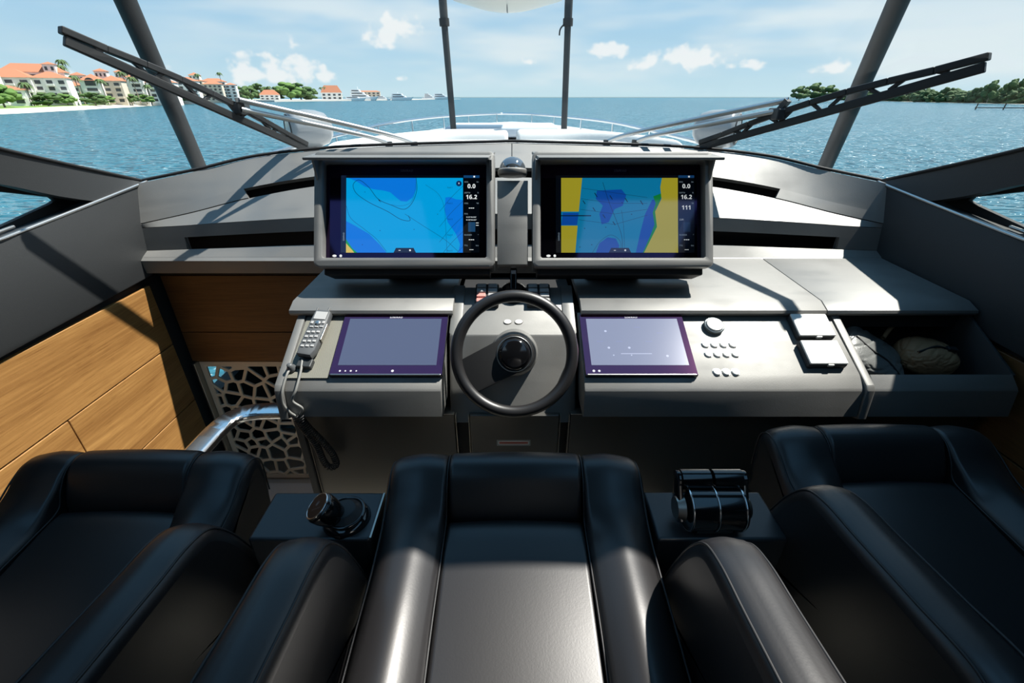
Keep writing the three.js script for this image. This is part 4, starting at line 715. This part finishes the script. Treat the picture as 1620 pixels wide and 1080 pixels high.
{
  const t = thing('bow_rail', 'stainless bow rail curving round the foredeck', 'rail', [0, -.5, -10]);
  const R = [[-2.14, -.47, -3.6], [-2.06, -.42, -4.4], [-1.87, -.355, -5.5], [-1.67, -.31, -7.0], [-1.21, -.295, -8.8], [-.39, -.295, -10.3], [0, -.295, -10.45], [.50, -.295, -9.9], [1.30, -.30, -7.4], [1.62, -.34, -5.7], [1.78, -.375, -4.8], [1.95, -.43, -4.1], [2.10, -.49, -3.5]];
  part(t, 'top_rail', tube(R, .02, 160), M.chrome, 'polished tube');
  const c = new THREE.CatmullRomCurve3(R.map(A3)); for (const u of [.12, .2, .28, .36, .42, .48, .54, .60, .68, .76, .84, .92]) { const q = c.getPointAt(u); part(t, 'stanchion', rod([q.x, -.60, q.z], [q.x, q.y, q.z], .012), M.chrome); }
}
[[-.70, -.75, 'left canopy pole standing on the foredeck'], [.63, .61, 'right canopy pole standing on the foredeck']].forEach(([x, xt, label], i) => {
  const t = thing('canopy_pole', label, 'pole', [x, -.5, -6.05], 'canopy poles');
  part(t, 'lower_tube', rod([x, -.52, -6.05], [mix(x, xt, .85), .72, -6.05], .036), M.frameGrey); part(t, 'upper_tube', rod([mix(x, xt, .85), .72, -6.05], [xt, 1.14, -6.05], .044), M.frameGrey); part(t, 'collar', rod([mix(x, xt, .82), .69, -6.05], [mix(x, xt, .86), .76, -6.05], .055), M.rubber); part(t, 'foot', rod([x, -.56, -6.05], [x, -.44, -6.05], .05, .045), M.rubber);
  if (i) part(t, 'cord', tube([[.585, .72, -6.03], [.53, .66, -6.0], [.52, .60, -6.0]], .008, 20), M.rubber, 'short loose cord');
});
{
  const g = new THREE.PlaneGeometry(1.5, 1.6, 24, 24).rotateX(-Math.PI / 2), p = g.attributes.position;
  for (let i = 0; i < p.count; i++) { const x = p.getX(i) / .75, z = p.getZ(i) / .8; p.setXYZ(i, p.getX(i) - .06, 1.18 - .22 * (1 - x * x) * (1 - .5 * z * z), p.getZ(i) - 7.0); }
  g.computeVertexNormals();
  const h = g.clone(), hp = h.attributes.position; for (let i = 0; i < hp.count; i++) hp.setY(i, hp.getY(i) + .006); h.index.array.reverse(); h.computeVertexNormals();
  const t = thing('sun_canopy', 'sagging white fabric canopy over the foredeck', 'canopy', [0, 1.1, -7.0]);
  part(t, 'fabric', join([g, h]), std('canopy_fabric', rgb(.62, .61, .56), .9, { transmission: .35, thickness: 0 }), 'off white cloth'); part(t, 'seam', tube([[-.06, 1.02, -6.4], [-.06, .956, -7.0], [-.06, 1.02, -7.6]], .006, 30), M.frameGrey);
}
// searchlights on the deck edge
[[-1, -1.72, 'left grey searchlight pod behind the left wiper'], [1, 1.735, 'right grey searchlight pod behind the right wiper']].forEach(([s, x, label]) => {
  const t = thing('searchlight', label, 'searchlight', [x, -.5, -4.2], 'searchlight pods');
  const F = (g) => g.applyMatrix4(new THREE.Matrix4().makeTranslation(x, -.235, -4.22).multiply(new THREE.Matrix4().makeRotationY(s * .95)));
  const pf = [[0, .20], [.07, .19], [.12, .15], [.142, .08], [.148, 0], [.142, -.10], [.128, -.15], [0, -.15]];
  part(t, 'shell', F(lathe(pf, 40).rotateX(Math.PI / 2).rotateY(Math.PI)), M.podGrey, 'rounded grey shell'); part(t, 'lens', F(lathe([[0, .012], [.08, .008], [.105, 0], [0, 0]], 36).rotateX(Math.PI / 2).translate(0, 0, .15)), M.podGrey, 'front lens'); part(t, 'ring', F(new THREE.TorusGeometry(.108, .008, 8, 48).translate(0, 0, .152)), M.rubber, 'black ring'); part(t, 'foot', rod([x, -.60, -4.22], [x, -.36, -4.22], .09, .06, 24), M.frameGrey);
});

// ================================================================ SHORES (sea level 5 m below the eye)
const SEA = -5;
const S = {
  sand: std('pale_sand', rgb(.66, .60, .49), .9), grass: std('lawn', rgb(.16, .26, .05), .9), wall: std('white_stucco', rgb(.82, .79, .74), .85), tan: std('cream_stucco', rgb(.60, .52, .42), .85),
  roof: std('terracotta_tiles', rgb(.40, .155, .08), .8), dark: std('dark_window', rgb(.06, .065, .07), .25), leaf: std('green_foliage', rgb(.05, .10, .022), .85), leaf2: std('bright_foliage', rgb(.085, .165, .03), .85), palm: std('palm_fronds', rgb(.07, .12, .035), .8), trunk: std('palm_trunk', rgb(.30, .25, .19), .9), mangrove: std('mangrove_foliage', rgb(.045, .085, .025), .9), boat: std('yacht_gelcoat', rgb(.78, .78, .78), .35), stone: std('dock_concrete', rgb(.50, .48, .44), .9), timber: std('weathered_timber', rgb(.05, .045, .04), .9),
};
// shore line of the left bank, waterline points
const SHORE = [[-175, -150], [-170, -169], [-183, -208], [-216, -287], [-293, -485], [-369, -770], [-391, -1027]];
const band = (d, y) => SHORE.map(([x, z], i) => { const a = SHORE[Math.max(0, i - 1)], b = SHORE[Math.min(SHORE.length - 1, i + 1)], L = Math.hypot(b[0] - a[0], b[1] - a[1]), nx = (b[1] - a[1]) / L, nz = -(b[0] - a[0]) / L; return [x + nx * d, y, z + nz * d]; });
struct('beach', sheet(band(-1, SEA - .3), band(16, SEA + 1.2), .5, [0, 90, 0], 60), S.sand, 'pale sand beach in front of the seafront houses', 'beach');
struct('lawn', sheet(band(15.5, SEA + 1.2), band(120, SEA + 2.4), .5, [0, 90, 0], 60), S.grass, 'green lawn between beach and houses', 'lawn');

function foliage(seed, n, rx, ry, rz, size, detail = 2) {
  const r = rng(seed), list = [];
  for (let i = 0; i < n; i++) {
    const a = r() * 6.283, e = Math.acos(1 - 1.75 * r()), k = .55 + .35 * r(), g = new THREE.IcosahedronGeometry(size * (.7 + .6 * r()), detail), p = g.attributes.position, q = V(), o = r() * 50;
    for (let j = 0; j < p.count; j++) { q.fromBufferAttribute(p, j); const L = q.length(), m = .62 + .85 * fbm(q.x / size * 2.3 + o, q.y / size * 2.3 + q.z / size * 1.7 + o, 3); q.multiplyScalar(m); p.setXYZ(j, q.x, q.y * .85, q.z); }
    g.deleteAttribute('normal'); const h = mergeVertices(g.deleteAttribute('uv'), 1e-3); h.computeVertexNormals();
    list.push(h.translate(Math.cos(a) * Math.sin(e) * rx * k, Math.cos(e) * ry * k, Math.sin(a) * Math.sin(e) * rz * k));
  }
  return join(list);
}
const crowns = [foliage(3, 34, 1, 1, 1, .25), foliage(4, 38, 1, .9, 1, .23), foliage(5, 30, 1, 1.1, 1, .27)];
function tree(name, label, x, z, w, h, i, mat, group) {
  const t = thing(name, label, 'tree', [x, SEA + 1.8, z], group);
  part(t, 'crown', crowns[i % 3].clone().scale(w / 2, h * .52, w / 2).translate(x, SEA + 1.8 + h * .46, z), mat); part(t, 'trunk', rod([x, SEA + 1.0, z], [x, SEA + 1.8 + h * .5, z], w * .03, w * .02, 6), S.trunk);
}
const frondG = (() => { const list = [], r = rng(9); for (let i = 0; i < 15; i++) { const a = i * 2.4, up = .1 + .8 * r(), pos = [], idx = [], n = 7; for (let k = 0; k <= n; k++) { const u = k / n, w = .16 * Math.sin(Math.PI * (.08 + .9 * u)), R = u * (1 - .12 * up), y = up * u * .9 - u * u * (1.0 + .25 * up); pos.push(R, y, -w, R, y + .05, 0, R, y, w); } for (let k = 0; k < n; k++) { const o = k * 3; for (const j of [0, 1]) idx.push(o + j, o + j + 1, o + j + 3, o + j + 1, o + j + 4, o + j + 3); } const g = new THREE.BufferGeometry(); g.setAttribute('position', new THREE.Float32BufferAttribute(pos, 3)); g.setIndex(idx); g.computeVertexNormals(); list.push(g.rotateY(a)); } return join(list); })();
function palm(label, x, z, h, c, group) {
  const t = thing('palm_tree', label, 'palm', [x, SEA + 1.8, z], group), l = (x * 7.3 % 1) * h * .08;
  part(t, 'trunk', rod([x, SEA + 1.4, z], [x + l, SEA + 1.8 + h, z], .28, .2, 6), S.trunk); part(t, 'fronds', frondG.clone().scale(c, c, c).translate(x + l, SEA + 1.8 + h, z), S.palm);
}
// seafront apartment blocks
function hip(w, d, h, over = .6) { const a = w / 2 + over, b = d / 2 + over, r = Math.max(0, a - b), pos = [[-a, 0, b], [a, 0, b], [a, 0, -b], [-a, 0, -b], [-r, h, 0], [r, h, 0]], f = [[0, 1, 5], [0, 5, 4], [1, 2, 5], [2, 3, 4], [2, 4, 5], [3, 0, 4], [0, 3, 2], [0, 2, 1]]; const g = new THREE.BufferGeometry(); g.setAttribute('position', new THREE.Float32BufferAttribute(f.flat().flatMap((i) => pos[i]), 3)); g.computeVertexNormals(); return g; }
const winG = new THREE.BoxGeometry(1, 1, .3), balG = new THREE.BoxGeometry(1, 1, 1);
function house(label, x, z, turn, blocks, y0 = SEA + 1.6) {
  const t = thing('seafront_house', label, 'building', [x, y0, z], 'seafront houses'); t.rotation.y = turn;
  const P = (name, g, m, parent = t) => { const q = meshOf(g, m); q.name = name; parent.add(q); return q; };
  for (const b of blocks) {
    const { w, d = 12, fl, ox = 0, oz = 0, bays = 3, roof = 3, base = 0, tower, fh = 2.85, mat = S.wall, arch } = b, h = fl * fh + .8;
    const wall = P('wall', new THREE.BoxGeometry(w, h + 1.5, d).translate(ox, base + h / 2 - .75, oz), mat);
    P('roof', hip(w, d, roof).translate(ox, base + h, oz), S.roof);
    for (let f = 0; f < fl; f++) for (let i = 0; i < bays; i++) {
      const ww = w / bays * (tower ? .42 : .50), wh = fh * .58, X = ox - w / 2 + (i + .5) * w / bays, Y = base + .9 + f * fh + wh / 2;
      const wn = P('window', new THREE.BoxGeometry(ww, wh, .5).translate(X, Y, oz + d / 2 - .1), S.dark, wall);
      if (f === fl - 1 && arch) P('window_arch', new THREE.CylinderGeometry(ww / 2, ww / 2, .5, 14, 1, false, 0, Math.PI).rotateZ(Math.PI / 2).rotateY(Math.PI / 2).translate(X, Y + wh / 2, oz + d / 2 - .1), S.dark, wall);
      if (!tower && (i + f) % 2 === 0) P('balcony', new THREE.BoxGeometry(ww * 1.35, 1.0, 1.5).translate(X, base + .55 + f * fh, oz + d / 2 + .5), mat, wall);
    }
  }
  return t;
}
house('tall white tower house at the far left edge of the seafront', -248, -246, .62, [{ w: 11, d: 11, fl: 5, bays: 2, roof: 2.5, tower: 1 }, { w: 12, fl: 2, ox: 8, oz: 4, bays: 2, roof: 2 }]);
house('broad white seafront house with the largest orange hip roof', -246, -268, .50, [{ w: 17, fl: 4, ox: -7, bays: 3, roof: 4 }, { w: 14, fl: 4, ox: 8, oz: -2, bays: 3, roof: 3 }, { w: 26, d: 10, fl: 5, ox: 0, oz: -12, bays: 5, roof: 4 }, { w: 5, d: 5, fl: 1, ox: 8, oz: -8, base: 15, bays: 2, roof: 1.2, tower: 1 }]);
house('white seafront house with an arched top window beside a palm group', -254, -314, .42, [{ w: 13, fl: 3, ox: -10, bays: 3, roof: 3 }, { w: 10, d: 14, fl: 4, ox: 3, oz: 2, bays: 1, roof: 3.5, arch: 1 }, { w: 10, fl: 4, ox: 12, oz: -1, bays: 2, roof: 3, mat: S.tan }, { w: 6, d: 6, fl: 1, ox: -6, oz: -8, base: 11.6, bays: 3, roof: 1.6, tower: 1 }, { w: 6, d: 6, fl: 1, ox: 6, oz: -8, base: 13.8, bays: 3, roof: 1.6, tower: 1 }]);
house('white seafront house with a square roof turret behind the pillar', -252, -352, .38, [{ w: 12, fl: 4, ox: -9, bays: 2, roof: 3 }, { w: 9, d: 14, fl: 5, ox: 1, oz: 2, bays: 1, roof: 3, arch: 1 }, { w: 16, fl: 4, ox: 14, bays: 3, roof: 3 }, { w: 8, d: 8, fl: 1, ox: -7, oz: -4, base: 14.6, bays: 4, roof: 2, tower: 1 }]);
house('white seafront house partly hidden by the left pillar', -279, -420, .35, [{ w: 18, fl: 4, bays: 4, roof: 3 }, { w: 14, fl: 5, ox: 16, oz: -3, bays: 3, roof: 3 }]);
house('cream apartment block with many terraces behind the left wiper', -318, -520, .35, [{ w: 20, fl: 6, bays: 5, roof: 3, mat: S.tan }, { w: 16, fl: 5, ox: 18, bays: 4, roof: 3, mat: S.tan }, { w: 9, d: 9, fl: 1, ox: 4, base: 19, bays: 3, roof: 2.5, tower: 1 }]);
house('furthest terraced apartment block beside the green wood', -312, -548, .35, [{ w: 22, fl: 6, bays: 6, roof: 3 }, { w: 10, fl: 5, ox: 15, bays: 2, roof: 2 }]);
house('low house with salmon roof among the trees', -330, -705, .3, [{ w: 24, fl: 2, bays: 4, roof: 6 }]);
house('salmon-roofed harbour house beside the moored yachts', -315, -905, .3, [{ w: 34, fl: 2, bays: 4, roof: 11, fh: 5 }]);
house('long flat-roofed harbour building behind the yachts', -275, -985, .2, [{ w: 48, fl: 3, bays: 6, roof: 2, fh: 4, mat: S.tan }]);
// hedges, palms and trees along the lawn
{
  const r = rng(40);
  const spots = [[-226, -250], [-232, -268], [-228, -281], [-238, -300], [-238, -322], [-240, -338], [-246, -360], [-258, -392], [-268, -420]];
  spots.forEach(([x, z], i) => tree('garden_shrub', `shrub number ${['one', 'two', 'three', 'four', 'five', 'six', 'seven', 'eight', 'nine'][i]} from the left in the seafront gardens`, x, z, 9 + r() * 6, 4 + r() * 2, i, i % 2 ? S.leaf2 : S.leaf, 'garden shrubs'));
  tree('broadleaf_tree', 'full green tree at the far left edge of the seafront', -212, -214, 13, 9, 1, S.leaf2, 'seafront trees');
  [[-232, -249, 9, 'first'], [-236, -284, 13, 'second'], [-244, -287, 18, 'third'], [-248, -294, 21, 'fourth'], [-238, -303, 12, 'fifth'], [-243, -330, 17, 'sixth'], [-239, -331, 14, 'seventh'], [-240, -343, 10, 'eighth'], [-242, -352, 13, 'ninth'], [-247, -371, 15, 'tenth'], [-292, -490, 22, 'eleventh'], [-297, -535, 25, 'twelfth']].forEach(([x, z, h, o]) => palm(`${o} palm from the left along the seafront houses`, x, z, h, 3.6, 'seafront palms'));
  const wood = [[385, 600, 22, 17], [400, 620, 24, 18], [415, 640, 26, 20], [440, 660, 26, 18], [462, 650, 40, 24], [478, 660, 34, 21], [494, 700, 24, 16], [535, 860, 20, 16]];
  wood.forEach(([u, D, w, h], i) => { const x = (u - 810) / 720 * D, z = -1.128 * D; tree('broadleaf_tree', i === 4 ? 'largest rounded green tree on the wooded point' : `${['first', 'second', 'third', 'fourth', '', 'sixth', 'seventh', 'eighth'][i]} tree from the left on the wooded point`, x, z, w, h, i, i === 4 ? S.leaf2 : S.leaf, 'trees on the wooded point'); });
  [[390, 610, 14], [420, 640, 15], [432, 640, 16], [512, 800, 18], [518, 800, 19]].forEach(([u, D, h], i) => palm(`${['first', 'second', 'third', 'fourth', 'fifth'][i]} palm from the left on the wooded point`, (u - 810) / 720 * D, -1.128 * D, h, 5, 'palms on the wooded point'));
}
// harbour wall, spit of land, moored yachts
struct('harbour_wall', sheet([[-300, SEA + 2, -650], [-262, SEA + 2, -840], [-225, SEA + 2, -1000], [-205, SEA + 1.5, -1450], [-170, SEA + .8, -1700]], [[-430, SEA + 2.2, -650], [-420, SEA + 2.2, -840], [-380, SEA + 2.2, -1000], [-330, SEA + 2, -1450], [-260, SEA + 1, -1700]], 2.6, [0, 99, 0], 40), S.stone, 'low harbour wall and spit beyond the wooded point', 'quay');
function yacht(label, x, z, L, turn, decks) {
  const t = thing('motor_yacht', label, 'yacht', [x, SEA, z], 'moored yachts'); t.rotation.y = turn;
  const P = (name, g, m) => { const q = meshOf(g, m); q.name = name; t.add(q); };
  const s = shape([[-L / 2, 0], [L * .40, 0], [L / 2, L * .12], [-L / 2, L * .09]]);
  P('hull', extrude(s, L * .22, .2).translate(0, 0, -L * .11), S.boat);
  for (let i = 0; i < decks; i++) { const w = L * (.62 - .16 * i), y = L * (.095 + .075 * i), k = shape([[-w / 2, 0], [w / 2, 0], [w * .36, L * .07], [-w / 2, L * .07]]); P('deck_house', extrude(k, L * .18, .1).translate(-L * .06 * (i + 1), y, -L * .09), S.boat); P('window_band', new THREE.BoxGeometry(w * .72, L * .028, L * .184).translate(-L * .06 * (i + 1) - w * .05, y + L * .038, 0), S.dark); }
  P('mast', rod([-L * .1, L * .09, 0], [-L * .12, L * (.14 + .085 * decks), 0], L * .008), S.boat);
}
yacht('leftmost moored yacht, low and white, below the salmon-roofed house', -258, -845, 36, .15, 1); yacht('largest moored yacht with three stacked decks', -262, -905, 54, .1, 3); yacht('small white moored yacht right of the largest one', -240, -960, 30, .2, 2);
yacht('middle moored yacht with raked bow to the right', -212, -985, 46, .05, 2); yacht('white yacht standing alone before the end of the spit', -222, -1400, 44, .1, 3); yacht('last yacht at the tip of the spit', -193, -1420, 58, .05, 2);
// mangrove shore on the right
struct('mangrove_bank', sheet([[640, SEA + .3, -1020], [560, SEA + .3, -800], [470, SEA + .3, -600], [425, SEA + .3, -470], [400, SEA + .3, -385], [385, SEA + .3, -300]], [[900, SEA + .6, -1020], [800, SEA + .6, -800], [700, SEA + .6, -600], [650, SEA + .6, -470], [600, SEA + .6, -385], [580, SEA + .6, -300]], 1, [0, 99, 0], 30), S.sand, 'sandy edge of the wooded shore', 'shore');
{
  const r = rng(91), line = new THREE.CatmullRomCurve3([[640, 0, -1020], [560, 0, -800], [470, 0, -600], [425, 0, -470], [402, 0, -385], [392, 0, -300]].map(A3)), list = [];
  for (let i = 0; i < 150; i++) { const q = line.getPointAt((i + r()) / 150), h = 9 + r() * 5, w = 14 + r() * 8, o = 6 + r() * 22; list.push(crowns[i % 3].clone().scale(w / 2, h * .62, w / 2).rotateY(r() * 6).translate(q.x + o, SEA + h * .42, q.z)); }
  single('mangrove_wood', join(list), S.mangrove, 'unbroken low green mangrove wood along the right shore', 'wood', { kind: 'stuff' });
  for (const [u, D, h, w, n] of [[1262, 600, 16, 22, 'left'], [1285, 610, 20, 26, 'middle'], [1308, 595, 17, 22, 'right']]) tree('tall_pine', `${n} one of three taller trees behind the right wiper clamp`, (u - 810) / 720 * D, -1.128 * D, w, h, 2, S.leaf, 'taller trees on the right shore');
  for (const [u, h] of [[1590, 17], [1606, 18], [1560, 16]]) tree('tall_pine', `feathery taller tree ${u === 1590 ? 'middle' : u === 1606 ? 'right' : 'left'} of three near the right picture edge`, (u - 810) / 720 * 395, -1.128 * 395, 12, h, 2, S.leaf, 'taller trees on the right shore');
  const t = thing('old_jetty', 'broken dark timber jetty off the right shore', 'jetty', [225, SEA, -228]);
  part(t, 'deck', bar([214, SEA + .8, -236], [262, SEA + .8, -222], 1.6, .35), S.timber); for (const [x, z] of [[214, -236], [224, -233], [236, -229.5], [248, -226]]) part(t, 'post', rod([x, SEA - 1, z], [x + .3, SEA + 2.6, z], .25), S.timber);
}
renderer.render(scene, camera);
